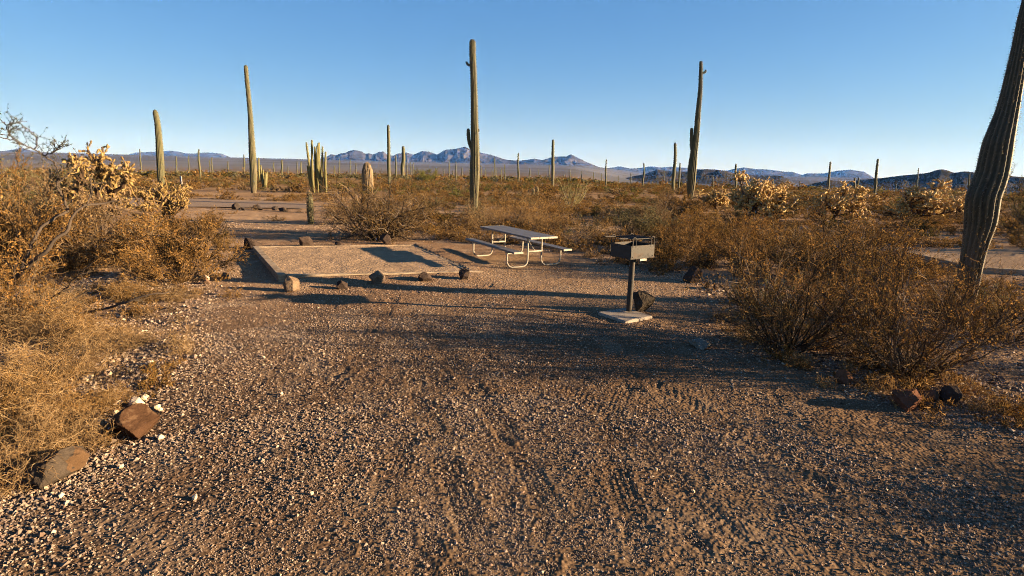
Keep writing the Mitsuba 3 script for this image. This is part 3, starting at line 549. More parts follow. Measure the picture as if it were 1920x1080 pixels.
def saguaro(spec, label, ribs, seed, nseg, corky=0.7, cols=None):
    t = thing('saguaro_cactus', label, 'saguaro cactus')
    line = [list(p) for p in spec['trunk']]
    line[0][2] = gz(line[0][0], line[0][1]) - 0.1
    V, Fc, C = ribbed(line, ribs, 0.17, nseg, seed, cols=cols, corky=corky, lump=0.03)
    part(t, 'trunk', (V, Fc), 'mat_cactus', True, C)
    if math.hypot(*spec['base']) < 45 and len(V) > 4000:            # spine clusters along the ribs
        rs = np.random.default_rng(seed + 5)
        n = ribs * 4
        rid = rs.integers(0, ribs, 5200) * 4
        row = rs.integers(2, len(V) // n - 2, 5200)
        c0 = V[row * n + rid]
        axis = V[:len(V) // n * n].reshape(-1, n, 3).mean(1)[row]
        V2, F2, C2 = leaves(c0, unit(c0 - axis) * 1.2, spec['trunk'][3][3] * 0.2, spec['trunk'][3][3] * 0.03, rs, tint(((0.32, 0.26, 0.17), (0.2, 0.16, 0.1)), len(c0), rs))
        tag(part(t, 'spines', (V2, F2), 'mat_spine', False, C2), kind='stuff')
    for k, a in enumerate(spec['arms']):
        V, Fc, C = ribbed(a, 12, 0.16, 30, seed + 20 + k, cols=cols)
        part(t, 'arm', (V, Fc), 'mat_cactus', True, C)
    return t

saguaro(MAIN_SAGUARO['huge'], 'huge leaning saguaro at the right edge of the picture, its top cut off', 16, 1, 190, 0.75, ((0.036, 0.037, 0.02), (0.14, 0.115, 0.07), (0.11, 0.082, 0.055)))
saguaro(MAIN_SAGUARO['centre'], 'tallest middle saguaro with a short low arm and a small bud near its top', 18, 2, 150, 0.55)
saguaro(MAIN_SAGUARO['left_tall'], 'tall single-stemmed scarred saguaro standing left of the tent pad behind the road', 17, 3, 150, 0.9)
saguaro(MAIN_SAGUARO['right_armed'], 'leaning saguaro with one upright arm and a hooked bud near its top', 18, 4, 150, 0.4)
saguaro(MAIN_SAGUARO['far_left'], 'thick saguaro column rising behind the pale cholla at the left', 16, 5, 90, 0.2)

for k, (x, y, dx, h, r) in enumerate(FAR_SAGUARO):
    rng = np.random.default_rng(500 + k)
    dist = math.hypot(x, y)
    z = gz(x, y) - 0.15
    b = rng.normal(0, 0.32, 2) * r
    lo = rng.uniform(0.75, 0.95)
    line = [(x, y, z, r * lo), (x + dx * 0.3 + b[0], y, z + 0.33 * h, r * 1.05), (x + dx * 0.62 + b[1], y, z + 0.66 * h, r), (x + dx, y, z + 0.15 + h, r * 0.8)]
    line = [(q[0], q[1], q[2], q[3] * (0.82 if r / dist < 0.0025 else 1.0)) for q in line]
    V, Fc, C = ribbed(line, 12, 0.16, 16, 40 + k, sides_per=3, corky=rng.uniform(0, 0.6))
    side = 'left' if x / y < -0.35 else 'right' if x / y > 0.25 else 'middle'
    lab = {3: 'thin saguaro on the plain between the two left saguaro columns', 17: 'slender tall saguaro just right of the fuzzy-crowned young saguaro', 18: 'thick short saguaro column between the slender one and the tallest middle one',
           19: 'short saguaro close at the right side of the slender tall one', 36: 'saguaro between the tallest middle one and the dark straight one', 37: 'short saguaro touching the left side of a taller one before the mountains',
           40: 'dark straight saguaro above the right end of the picnic table', 45: 'saguaro before the low right end of the mountain range', 47: 'saguaro just left of the dark hills at right', 49: 'thin tall saguaro just left of the armed leaning saguaro',
           50: 'shorter saguaro between the thin tall one and the armed leaning one', 52: 'saguaro rising behind the right-hand cholla group', 54: 'saguaro behind the round-headed cholla before the pale right mountains', 57: 'saguaro leaning right before the end of the pale right mountains'}.get(k)
    size = 'tiny far-off' if h / dist < 0.02 else 'small distant'
    grp = None
    if not lab:
        lab = size + {'left': ' saguaro standing on the plain at the left', 'middle': ' saguaro standing before the mountains in the middle', 'right': ' saguaro standing on the right part of the plain'}[side]
        grp = f'{size} saguaros on the plain, {side}'
    t = thing('saguaro_cactus', lab, 'saguaro cactus', grp)
    scene[t] = mikit.ply((V, Fc), 'mat_cactus', smooth=True, color=C * TONE)

# barrels and young columns
FUZZ = ((0.1, 0.075, 0.042), (0.33, 0.23, 0.125), (0.2, 0.155, 0.09))
for k, ((x, y, h, w), lab, name) in enumerate(zip(BARREL, ('stout young saguaro with a fuzzy pale crown behind the twiggy bush', 'short ribbed young saguaro standing alone behind the tent pad', 'small barrel cactus, left of a pair in the brown brush', 'small barrel cactus, right of a pair in the brown brush'),
                                              ('young_saguaro', 'young_saguaro', 'barrel_cactus', 'barrel_cactus'))):
    z = gz(x, y) - 0.08
    r = w / 2
    V, Fc, C = ribbed([(x, y, z, r * 0.85), (x, y, z + h * 0.4, r), (x + 0.01, y, z + h * 0.75, r * 0.97), (x + 0.01, y, z + h - r * 0.5, r * 0.72)], 18, 0.2, 40, 90 + k, cols=FUZZ if k == 0 else None)
    t = thing(name, lab, 'cactus')
    part(t, 'trunk', (V, Fc), 'mat_cactus', True, C)
    rng = np.random.default_rng(70 + k)                             # spines along the ribs and on the crown
    m = 2600
    pick = rng.integers(0, len(V) - 1, m)
    hh = (V[pick, 2] - z) / h
    pick = pick[(hh > 0.75) | (rng.uniform(size=m) < 0.5)]
    c0 = V[pick]; out = unit(c0 - np.array([x, y, z + h * 0.7]))
    V, Fc, C = leaves(c0, out * 2, 0.05 + 0.03 * (k == 0), 0.006, rng, tint(((0.6, 0.46, 0.28), (0.45, 0.33, 0.2)), len(c0), rng))
    tag(part(t, 'spines', (V, Fc), 'mat_leaf', False, C), kind='stuff')

for k, ((x, y), stems_, r) in enumerate(ORGAN):
    t = thing('organ_pipe_cactus', ('cluster of tall yellow-green organ pipe stems between the left saguaro and the twiggy bush', 'low organ pipe cluster at the foot of the tall left saguaro')[k], 'cactus')
    rng = np.random.default_rng(60 + k)
    z = gz(x, y) - 0.05
    for j, (bx, bz, tx, tz) in enumerate(stems_):
        dy = rng.uniform(-0.35, 0.35); dt = rng.uniform(-0.35, 0.35)
        line = [(x + bx, y + dy * 0.3, z, r * 0.7), (x + bx + (tx - bx) * 0.25, y + dy, z + tz * 0.3, r), (x + bx + (tx - bx) * 0.7, y + dy + dt * 0.5, z + tz * 0.7, r * 0.95), (x + tx, y + dy + dt, z + tz, r * 0.7)]
        V, Fc, C = ribbed(line, 10, 0.18, 40, 120 + 20 * k + j, sides_per=4, cols=((0.12, 0.115, 0.036), (0.22, 0.185, 0.07), (0.18, 0.14, 0.07)), lump=0.03)
        part(t, 'stem', (V, Fc), 'mat_cactus', True, C)

# ---------------------------------------------------------------- chollas
def cholla(seed, h, w, lod, joint=0.125):
    rng = np.random.default_rng(seed)
    nb = 12 if lod else 5
    trunk = grow(np.array([[0, 0, -0.05]]), np.array([[0.15, 0, 1.0]]), np.array([h * 0.5]), 6, rng, 0.12, 0.1)
    s, d = spawn(trunk, nb, 0.25, 1.0, 0.95, rng, 0.15)
    B = grow(s, d * [1, 1, 0.6], rng.uniform(0.22, 0.42, nb) * w + 0.1 * h, 5, rng, 0.22, 0.22)
    s2, d2 = spawn(B, 5 if lod else 4, 0.3, 1.0, 0.8, rng, 0.35)
    Cc = grow(s2, d2, rng.uniform(0.1, 0.22, len(s2)) * (w + h) * 0.5, 4, rng, 0.25, 0.2)
    rt = 0.035 * h
    bark = tint(((0.075, 0.05, 0.035), (0.12, 0.085, 0.06)), 400, rng)
    wood = join([tubes(trunk, np.linspace(rt, rt * 0.75, 6)[None], 8, bark[:1]), tubes(B, np.linspace(rt * 0.6, rt * 0.42, 5)[None] * np.ones((nb, 1)), 6, bark[1:1 + nb]),
                 tubes(Cc, np.linspace(rt * 0.42, rt * 0.34, 4)[None] * np.ones((len(Cc), 1)), 5, bark[50:50 + len(Cc)])])
    # chains of joints at the branch ends
    JL = 0.065 * (h + w) * 0.5
    JL = joint if lod else 0.16
    ends, dirs = [], []
    per = 7 if lod else 4
    s3, d3 = spawn(Cc, per, 0.35, 1.0, 1.0, rng, 0.35)
    P, Dv, Ls, Rs = [], [], [], []
    cur, dd = s3, d3
    for gen in range(3 if lod else 2):
        L = JL * rng.uniform(0.75, 1.25, len(cur))
        P.append(cur); Dv.append(dd); Ls.append(L); Rs.append(L * rng.uniform(0.17, 0.25, len(cur)))
        nxt = cur + dd * L[:, None] * 0.92
        dd = unit(dd + 0.75 * rng.normal(size=dd.shape) - np.array([0, 0, 0.25 * gen]))
        keep = rng.uniform(size=len(nxt)) < 0.85
        cur, dd = nxt[keep], dd[keep]
    P, Dv, Ls, Rs = np.vstack(P), np.vstack(Dv), np.concatenate(Ls), np.concatenate(Rs)
    N = len(P)
    K = 5 if lod else 4
    tt = np.linspace(0, 1, K)
    line = P[:, None] + Dv[:, None] * (Ls[:, None, None] * tt[None, :, None])
    prof = np.clip(np.sqrt(np.maximum(1 - (2 * tt - 1) ** 2, 0)), 0.12, 1)
    old = rng.uniform(size=N) < 0.14
    col = np.where(old[:, None], tint(((0.2, 0.13, 0.07),), N, rng), tint(((0.22, 0.14, 0.046), (0.27, 0.185, 0.066)), N, rng, 0.15))
    body = tubes(line, Rs[:, None] * prof[None], 6 if lod else 5, col)
    ns = 36 if lod else 12
    c = P[:, None] + Dv[:, None] * (Ls[:, None] * rng.uniform(0.03, 1.0, (N, ns)))[..., None]
    rad = rng.normal(size=(N, ns, 3)); rad = unit(rad - (rad * Dv[:, None]).sum(-1, keepdims=True) * Dv[:, None])
    c = (c + rad * Rs[:, None, None] * 0.75).reshape(-1, 3)
    sp = leaves(c, (rad * 1.6).reshape(-1, 3), 0.036 if lod else 0.05, 0.0032 if lod else 0.01, rng, np.repeat(np.where(old[:, None], [0.3, 0.2, 0.1], [0.44, 0.3, 0.115]), ns, 0) * rng.uniform(0.8, 1.15, (N * ns, 1)))
    return wood, body, sp

CH_LAB = ['large pale yellow cholla spreading behind the left foreground brush', 'pale yellow cholla leaning right beside the larger one at left', 'bushy pale-topped cholla, tallest of the right-hand group', 'cholla just right of the tallest one in the right-hand group',
          'low cholla at the left of the right-hand group', 'round-headed cholla standing alone left of the leaning saguaro at right', 'wide yellow-brown cholla left of the huge saguaro', 'low faded cholla partly hidden by the huge saguaro',
          'small pale cholla right of the tall left saguaro', 'small pinkish cholla left of the tall left saguaro', 'small distant cholla just left of the tall left saguaro', 'low spreading cholla behind the ocotillo wands',
          'small distant cholla before the mountains', 'small cholla among brush behind the right-hand group', 'small cholla near the twiggy bush', 'small cholla right beside the middle saguaro', 'distant cholla between the thin right saguaros', 'distant cholla in the middle of the plain']
CH = []
for v in range(7):                                                  # one for the large plant at left, four nearer kinds, two for the distance
    wood, body, sp = cholla(240 + v, 2.8 if v == 0 else 2.0, 3.1 if v == 0 else 2.9, v < 5, 0.125 if v == 0 else 0.165)
    if 1 <= v < 5:                                                  # younger growth with paler spines
        body, sp = (body[0], body[1], np.clip(body[2] * 1.9, 0, 0.8)), (sp[0], sp[1], np.clip(sp[2] * 1.8, 0, 0.85))
    CH.append(proto(f'kind_cholla_{v}', branches=(wood, 'mat_stone', False), joints=(body, 'mat_cactus', True), spines=(sp, 'mat_spine', False)))
for k, (x, y, h, w) in enumerate(CHOLLA):
    t = thing('cholla_cactus', CH_LAB[k], 'cholla cactus')
    v = 0 if k < 2 else 1 + k % 4 if k < 8 else 5 + k % 2
    put(t, CH[v], x, y, w / 2.0 * (0.95 if k == 0 else 1.0), h * (1.12 if k == 0 else 0.9 if k == 1 else 0.98) / (2.8 if k < 2 else 2.0), 150 * k)
    for q in ('joints', 'spines'):
        tag(f'{t}__{q}', kind='stuff')

# ---------------------------------------------------------------- rocks
BASALT, RUST, GREY, TAN = (0.055, 0.04, 0.033), (0.062, 0.034, 0.02), (0.12, 0.092, 0.073), (0.17, 0.12, 0.08)
RK = {'p1': ('dark angular rock at the far left corner of the tent pad', BASALT), 'p2': ('dark rock behind the far edge of the tent pad, second from left', BASALT), 'p3': ('small dark stone behind the far edge of the tent pad', BASALT), 'p4': ('dark rock under the twiggy bush behind the tent pad', BASALT),
      'p5': ('tan rounded boulder at the near left corner of the tent pad', TAN), 'p6': ('small dark rock lying in front of the tent pad', BASALT), 'p7': ('pitted brown rock against the middle of the near pad edge', (0.16, 0.12, 0.09)), 'p8': ('low dark rock by the near pad edge, right of the pitted one', BASALT),
      'p9': ('dark rock at the near right corner of the tent pad', BASALT), 'l1': ('grey rock at the gravel edge left of the tent pad', GREY), 'l2': ('brown rock partly under the bush at the left gravel edge', (0.14, 0.09, 0.06)),
      'big': ('rusty brown angular rock in the left foreground', RUST), 'grey': ('grey pitted boulder with a tan face at the bottom left', (0.055, 0.043, 0.033)), 'r1': ('dark reddish rock with a long shadow in the right foreground', (0.12, 0.06, 0.04)), 'r2': ('black rock right of the reddish one in the right foreground', (0.05, 0.04, 0.035)),
      'r3': ('small dark red rock under the right creosote bush', (0.13, 0.07, 0.045)), 'r4': ('dark boulder with a lit edge behind the grill on the right gravel edge', BASALT), 'r5': ('small dark rock, left of two on the right gravel edge', BASALT), 'r6': ('small dark rock, right of two on the right gravel edge', BASALT),
      'm1': ('black rock in front of the camp road, leftmost of the row', (0.05, 0.04, 0.035)), 'm2': ('small black rock in front of the camp road, second of the row', (0.05, 0.04, 0.035)), 'm3': ('low black rock in front of the camp road, third of the row', (0.05, 0.04, 0.035)),
      'gr': ('dark lava rock leaning against the grill post', (0.055, 0.045, 0.035)), 'g2': ('flat grey-green stone on the ground right of the grill slab', (0.2, 0.19, 0.16)), 'm4': ('black rock in front of the camp road, fourth of the row', (0.05, 0.04, 0.035)), 'm5': ('long low black rock at the right end of the row before the camp road', (0.05, 0.04, 0.035)),
      'f1': ('brown rock between the two rocks in the right foreground', (0.12, 0.07, 0.045))}
for k, (n_, (x, y, w, h)) in enumerate(ROCK.items()):
    sub = 5 if n_ in ('big', 'grey') else 4 if n_ in ('p5', 'p7', 'r1', 'r2', 'r4', 'gr') else 3
    V, Fc, D = stone(300 + k, w, h, facets=9 if n_ == 'big' else 26 if n_ == 'p5' else 17, sub=sub, rough=0.16 if n_ in ('grey', 'p7', 'gr') else 0.07)
    lab, col = RK[n_]
    if n_[0] == 'p' and n_ != 'p5':
        V = V * (1.35 if n_ < 'p5' else 1.2)
    m = meshkit.fbm(V * 9 + k, 4, k)[:, None]
    C = np.array(col) * (0.6 + 0.9 * m)
    if n_ == 'big':
        C = np.where(m > 0.56, np.array((0.1, 0.06, 0.035)), C)
    if n_ == 'grey':
        C = np.where((unit(V - V.mean(0)) @ unit(np.array([0.75, -0.6, 0.2])))[:, None] + 1.1 * (meshkit.fbm(V * 16 + 3, 4, 9)[:, None] - 0.5) > 0.8, np.array((0.1, 0.06, 0.033)) * (0.7 + 0.6 * m), C)
    whole('rock', lab, 'rock', (spin(V, 0.6 * k, (x, y + 0.3 * w, gz(x, y + 0.3 * w) + (0.04 if n_ == 'gr' else 0))), Fc), 'mat_rock', False, C)

for k, (x, y, w, h) in enumerate(STONE):
    V, Fc, D = stone(700 + k, w, h * 1.1, facets=11, sub=2, rough=0.06)
    C = np.array((0.62, 0.5, 0.35)) * (0.75 + 0.5 * meshkit.fbm(V * 20 + k, 3, k)[:, None])
    whole('pale_stone', 'pale cream stone, one of the loose ones strewn over the gravel', 'stone', (spin(V, k, (x, y, gz(x, y))), Fc), 'mat_rock', False, C, group='loose pale stones on the gravel')

# ---------------------------------------------------------------- gravel
def gravel():
    rng = np.random.default_rng(77)
    bands = [(1.9, 3.2, 120000), (3.2, 5.0, 105000), (5.0, 8.0, 75000), (8.0, 13.0, 50000), (13.0, 24.0, 22000)]
    X, Y = [], []
    for r0, r1, n in bands:
        r = np.sqrt(rng.uniform(r0 * r0, r1 * r1, n)); a = np.radians(rng.uniform(-50, 50, n))
        X.append(r * np.sin(a)); Y.append(r * np.cos(a))
    x, y = np.concatenate(X), np.concatenate(Y)
    inn = inside_clearing(x, y)
    clump = 0.6 * meshkit.fbm(np.stack([x, y, 0 * x], -1) / 0.8, 3, 21) + 0.4 * meshkit.fbm(np.stack([x, y, 0 * x], -1) / 3.0, 2, 22)
    keep = rng.uniform(size=len(x)) < np.clip(3.0 * (clump - 0.5) + 0.72 + 0.25 * (1 - sstep(-0.6, 0.6, inn)), 0.25, 1)
    lat, st = track_field(x, y)
    keep &= ~((np.abs(lat) < 0.12) & (rng.uniform(size=len(x)) < 0.55 * st))
    u, v = pad_uv(x, y)
    inpad = (u > -0.03) & (u < 1.03) & (v > -0.03) & (v < 1.03) & (np.hypot(x, y) < 25)
    edge = inpad & ~((u > 0.05) & (u < 0.96) & (v > 0.05) & (v < 0.95))
    keep &= ~edge & ~(inpad & (rng.uniform(size=len(x)) < 0.7)) & (rng.uniform(size=len(x)) < 1 - 0.45 * sstep(6, 11, np.hypot(x, y)) * (inn > 0))
    x, y, inn, u, v, inpad = (q[keep] for q in (x, y, inn, u, v, inpad))
    N = len(x)
    r = np.hypot(x, y)
    size = np.maximum(0.004, 0.0015 * np.minimum(r, 4.5) + 0.0009 * np.maximum(r - 4.5, 0)) * np.exp(rng.normal(-0.05, 0.42, N)) * (1 + 0.2 * (1 - sstep(-0.5, 0.5, inn)))
    size = size * np.where(inpad, 0.72, 1.0)
    size = np.minimum(size, np.where(inn > 0.1, 0.018, 0.035))
    z = np.where(inpad, pad_height(u, v), terrain(x, y))
    big = size > np.maximum(0.009, 0.0024 * r)

    def chips(m, base, Fo, lift):
        n, k = int(m.sum()), len(base)
        V = base[None] * rng.uniform(0.7, 1.2, (n, k, 1)) + 0.2 * rng.normal(size=(n, k, 3))
        V *= np.array([1, 0.85, 0.68])
        a = rng.uniform(0, 2 * np.pi, n); c, s = np.cos(a)[:, None], np.sin(a)[:, None]
        V = np.stack([V[..., 0] * c - V[..., 1] * s, V[..., 0] * s + V[..., 1] * c, V[..., 2]], -1) * size[m][:, None, None]
        V += np.stack([x[m], y[m], z[m] + lift * size[m]], -1)[:, None]
        return V.reshape(-1, 3), (np.arange(n)[:, None, None] * k + Fo[None]).reshape(-1, 3), np.repeat(C[m], k, 0)

    pal = np.array([[0.27, 0.2, 0.155], [0.35, 0.27, 0.205], [0.21, 0.158, 0.125], [0.3, 0.2, 0.14], [0.09, 0.07, 0.056], [0.52, 0.42, 0.31], [0.42, 0.325, 0.235]])
    pin, pout = np.array([0.27, 0.21, 0.19, 0.12, 0.13, 0.02, 0.06]), np.array([0.2, 0.24, 0.14, 0.11, 0.12, 0.07, 0.12])
    pick = np.where(inn > 0.3, rng.choice(7, N, p=pin), rng.choice(7, N, p=pout))
    C = pal[pick] * rng.uniform(0.55, 1.4, (N, 1)) * (0.86 + 0.14 * sstep(5, 10, r))[:, None]
    octa = np.array([[1, 0, 0], [-1, 0, 0], [0, 1, 0], [0, -1, 0], [0.15, 0.1, 1], [0, 0, -1.0]]), np.array([[0, 2, 4], [2, 1, 4], [1, 3, 4], [3, 0, 4], [2, 0, 5], [1, 2, 5], [3, 1, 5], [0, 3, 5]])
    cap = np.array([[1, 0, -0.4], [0, 1, -0.4], [-1, 0, -0.4], [0, -1, -0.4], [0.1, 0, 0.9]]), np.array([[0, 1, 4], [1, 2, 4], [2, 3, 4], [3, 0, 4]])
    return join([chips(big, *octa, 0.32), chips(~big, *cap, 0.16)])

V, Fc, C = gravel()
scene['gravel'] = mikit.ply((V, Fc), 'mat_stone', smooth=False, color=C * TONE)
tag('gravel', 'loose brown and grey gravel strewn over the campsite ground', 'gravel', kind='stuff')

# ---------------------------------------------------------------- tent pad
def beam(a, b, w, h, za, zb):
    """a sawn timber from a to b, its top at za and zb"""
    a, b = np.array(a, float), np.array(b, float)
    L = np.linalg.norm(b - a)
    V, Fc = chamfer_box(L, w, h, 0.008)
    ang = math.atan2(b[1] - a[1], b[0] - a[0])
    slope = (zb - za) / L
    V = V.copy(); V[:, 2] += slope * V[:, 0]
    m = (a + b) / 2
    return spin(V, ang, (m[0], m[1], (za + zb) / 2 - h / 2)), Fc

pad = thing('tent_pad', 'sand-filled tent pad edged with pale weathered timbers in the middle of the clearing', 'tent pad')
g = np.linspace(0.004, 0.996, 90)
UU, VV = np.meshgrid(g, g)
XY = pad_point(UU, VV)
ZZ = pad_height(UU, VV) + 0.034 * (meshkit.fbm(np.concatenate([XY / 0.35, 0 * XY[..., :1]], -1), 3, 33) - 0.5)
i = np.arange(90 * 90).reshape(90, 90)
PF = np.concatenate([np.stack([i[:-1, :-1], i[:-1, 1:], i[1:, 1:]], -1).reshape(-1, 3), np.stack([i[:-1, :-1], i[1:, 1:], i[1:, :-1]], -1).reshape(-1, 3)])
part(pad, 'sand_bed', (np.concatenate([XY, ZZ[..., None]], -1).reshape(-1, 3), PF), 'mat_sand', True)
hh = lambda u, v, d=0.028: float(pad_height(u, v)) + d
nl, fl, fr, nr = PADC
part(pad, 'timber', beam(nl, fl, 0.15, 0.2, hh(0, 0), hh(0, 1)), 'mat_timber', 30)
cut = lambda a, b, t: a + (b - a) * t
part(pad, 'timber', beam(cut(fl, fr, 0.017), cut(fl, fr, 0.5), 0.13, 0.18, hh(0, 1, 0.014), hh(0.5, 1, 0.012)), 'mat_timber', 30)
part(pad, 'timber', beam(cut(fl, fr, 0.502), fr, 0.13, 0.18, hh(0.5, 1, 0.012), hh(1, 1, 0.014)), 'mat_timber', 30)
part(pad, 'timber', beam(cut(nl, nr, 0.022), cut(nl, nr, 0.49), 0.11, 0.2, hh(0, 0, 0.024), hh(0.5, 0, 0.02)), 'mat_timber', 30)
part(pad, 'timber', beam(cut(nl, nr, 0.493), cut(nl, nr, 1.06), 0.11, 0.2, hh(0.5, 0, 0.02), hh(1.05, 0, 0.018)), 'mat_timber', 30)
part(pad, 'timber', beam(cut(nr, fr, 0.02), cut(nr, fr, 0.98), 0.13, 0.16, hh(1, 0, 0.01), hh(1, 1, 0.01)), 'mat_timber', 30)

# the neighbouring site's pad at right
p2 = [np.array(q) for q in PAD2]
pad2 = thing('tent_pad', 'timber-edged gravel pad of the next campsite behind the huge saguaro', 'tent pad')
part(pad2, 'timber', beam(p2[0], p2[2], 0.14, 0.2, 0.13, 0.12), 'mat_timber', 30)
part(pad2, 'timber', beam(p2[2] + [0.1, 0], p2[3] + [3.0, -0.5], 0.14, 0.2, 0.117, 0.10), 'mat_timber', 30)
Q = np.array([p2[0], p2[2], p2[3] + [3.0, -0.5], [16.8, 17.2]])
V = np.array([[*q, 0.09] for q in Q])
a, b = np.meshgrid(np.linspace(0.02, 0.98, 30), np.linspace(0.02, 0.98, 30))
a, b = a[..., None], b[..., None]
V = ((1 - a) * (1 - b) * V[0] + (1 - a) * b * V[1] + a * b * V[2] + a * (1 - b) * V[3])
V[..., 2] += 0.02 * (meshkit.fbm(V / 0.5, 3, 34) - 0.5)
i = np.arange(900).reshape(30, 30)
part(pad2, 'sand_bed', (V.reshape(-1, 3), np.concatenate([np.stack([i[:-1, :-1], i[1:, 1:], i[:-1, 1:]], -1).reshape(-1, 3), np.stack([i[:-1, :-1], i[1:, :-1], i[1:, 1:]], -1).reshape(-1, 3)])), 'mat_sand', True)

# ---------------------------------------------------------------- picnic table
tb = thing('picnic_table', 'grey metal picnic table on bent tube legs at the far side of the clearing', 'picnic table')
TA, TC = math.radians(90 + 29), np.array([0.07, 13.4])
tz = gz(*TC)

def tpart(name, m, mat, smooth=30, label=None):
    return part(tb, name, (spin(m[0], TA, (TC[0], TC[1], tz)), m[1]), mat, smooth, label=label)

def plank(x0, x1, y, z, w, th, name, grooves=4):
    n = grooves
    prof = [(-w / 2, -th)]
    for k in range(n):
        a, b = -w / 2 + w * k / n, -w / 2 + w * (k + 1) / n
        prof += [(a + 0.002, -0.002), (a + 0.005, 0), (b - 0.005, 0), (b - 0.002, -0.002), (b, -0.005)] if k < n - 1 else [(a + 0.002, -0.002), (a + 0.005, 0), (b - 0.005, 0), (b, -0.004)]
    prof += [(w / 2, -th)]
    P = np.array(prof)
    K = len(P)
    V = np.vstack([np.stack([np.full(K, x), P[:, 0] + y, P[:, 1] + z], -1) for x in (x0, x1)])
    i = np.arange(K); j = (i + 1) % K
    Fc = np.vstack([np.stack([i, j, j + K], -1), np.stack([i, j + K, i + K], -1)])
    c = trimesh.Trimesh(V, Fc, process=False)
    pk = tpart(name, (V, Fc), 'mat_plank', False)
    for x, s in ((x0, -1), (x1, 1)):                                # end caps
        Vb, Fb = chamfer_box(0.03, w + 0.006, th + 0.004, 0.004)
        key = numbered(pk + '__end_cap')
        scene[key] = mikit.ply((spin(Vb + [x + s * 0.0125, y, z - th / 2], TA, (TC[0], TC[1], tz)), Fb), 'mat_steel', smooth=False)
    return pk

for y in (-0.245, 0, 0.245):
    plank(-1.32, 1.32, y, 0.76, 0.232, 0.042, 'tabletop_plank')
for y in (-0.67, 0.67):
    plank(-1.32, 1.32, y, 0.445, 0.235, 0.042, 'bench_plank')

def arc_path(pts, rad, n=7):
    """polyline with its inner corners rounded"""
    pts = [np.array(p, float) for p in pts]
    out = [pts[0]]
    for a, b, c in zip(pts, pts[1:], pts[2:]):
        u, v = unit(a - b), unit(c - b)
        p0, p1 = b + u * rad, b + v * rad
        for s in np.linspace(0, 1, n):
            out.append((1 - s) ** 2 * p0 + 2 * s * (1 - s) * b + s * s * p1)
    out.append(pts[-1])
    return np.array(out)

for x in (-0.93, 0.93):
    for s in (-1, 1):
        P = arc_path([(x, s * 0.74, 0.40), (x, s * 0.74, 0.025), (x, s * 0.19, 0.025), (x, s * 0.19, 0.716)], 0.17)
        tpart('leg', tubes(P[None], np.full((1, len(P)), 0.021), 12, cap=True), 'mat_steel', True)
    P = np.array([[(x, -0.17, 0.375), (x, 0, 0.375), (x, 0.17, 0.375)]])
    tpart('crossbar', tubes(P, np.full((1, 3), 0.024), 12, cap=True), 'mat_steel', True)
    s = -1 if x > 0 else 1
    P = np.array([[(x, 0.0, 0.38), (x + s * 0.25, 0, 0.55), (x + s * 0.48, 0, 0.715)]])
    tpart('brace', tubes(P, np.full((1, 3), 0.014), 10, cap=True), 'mat_steel', True)
    for s in (-1, 1):
        Vb, Fb = chamfer_box(0.05, 0.2, 0.02, 0.003)
        tpart('bench_bracket', (Vb + [x, s * 0.67, 0.392], Fb), 'mat_steel', False)
    Vb, Fb = chamfer_box(0.05, 0.66, 0.02, 0.003)
    tpart('top_bracket', (Vb + [x, 0, 0.707], Fb), 'mat_steel', False)

# ---------------------------------------------------------------- grill and its slab
GA, GC = math.radians(33), np.array([1.87, 8.30])                   # the box turned by 33 degrees
Vb, Fb = chamfer_box(0.6, 0.6, 0.12, 0.012)
sc_ = np.array([1.79, 8.13])
whole('concrete_slab', 'small square concrete slab under the grill post', 'slab', (spin(Vb + 0.006 * (meshkit.fbm(Vb * 8, 3, 2)[:, None] - 0.5), GA, (sc_[0], sc_[1], gz(*sc_) - 0.02)), Fb), 'mat_concrete')
gr = thing('grill', 'black steel pedestal grill with an open firebox and raised grate on a single post', 'grill')
g0 = gz(*sc_) + 0.06

def gpart(name, m, mat='mat_grill', smooth=30):
    return part(gr, name, (spin(m[0], GA, (GC[0], GC[1], g0)), m[1]), mat, smooth)

px_, py_ = -0.03, -0.05
post_at = np.array([[[px_, py_, 0.0], [px_, py_, 0.45], [px_, py_, 0.86]]])
gpart('post', tubes(post_at, np.full((1, 3), 0.045), 20, cap=True), smooth=True)
cl = tubes(np.array([[[px_, py_, 0.80], [px_, py_, 0.83], [px_, py_, 0.862]]]), np.full((1, 3), 0.055), 20, cap=True)
gpart('collar', cl, smooth=30)
Z0, HB, SX, SY, TH = 0.87, 0.2, 0.5, 0.45, 0.007

def plates(specs):
    return join([(chamfer_box(*s, 0.0015)[0] + np.array(c), chamfer_box(*s, 0.0015)[1]) for s, c in specs])

gpart('firebox', plates([((SX, SY, TH), (0, 0, Z0)), ((SX, TH, HB), (0, -SY / 2, Z0 + HB / 2 + 0.004)), ((SX, TH, HB), (0, SY / 2, Z0 + HB / 2 + 0.004)), ((TH, SY - 0.016, HB), (-SX / 2 + 0.004, 0, Z0 + HB / 2 + 0.004)), ((TH, SY - 0.016, HB), (SX / 2 - 0.004, 0, Z0 + HB / 2 + 0.004)),
                         ((SX + 0.012, 0.012, 0.014), (0, -SY / 2 - 0.002, Z0 + 0.006))]), smooth=False)
for bx in (-0.215, 0.215):
    gpart('bolt', tubes(np.array([[[bx, -SY / 2 - 0.014, Z0 + 0.03], [bx, -SY / 2, Z0 + 0.03]]]), np.full((1, 2), 0.009), 8, cap=True))
Vb, Fb = chamfer_box(0.15, 0.02, 0.04, 0.003)
gpart('bracket', (Vb + [0.06, -SY / 2 + 0.04, Z0 - 0.028], Fb), 'mat_steel', False)
ZG = Z0 + HB + 0.105
rods = [[[x, -SY / 2 + 0.02, ZG], [x, 0, ZG], [x, SY / 2 - 0.02, ZG]] for x in np.linspace(-SX / 2 + 0.04, SX / 2 - 0.04, 12)]
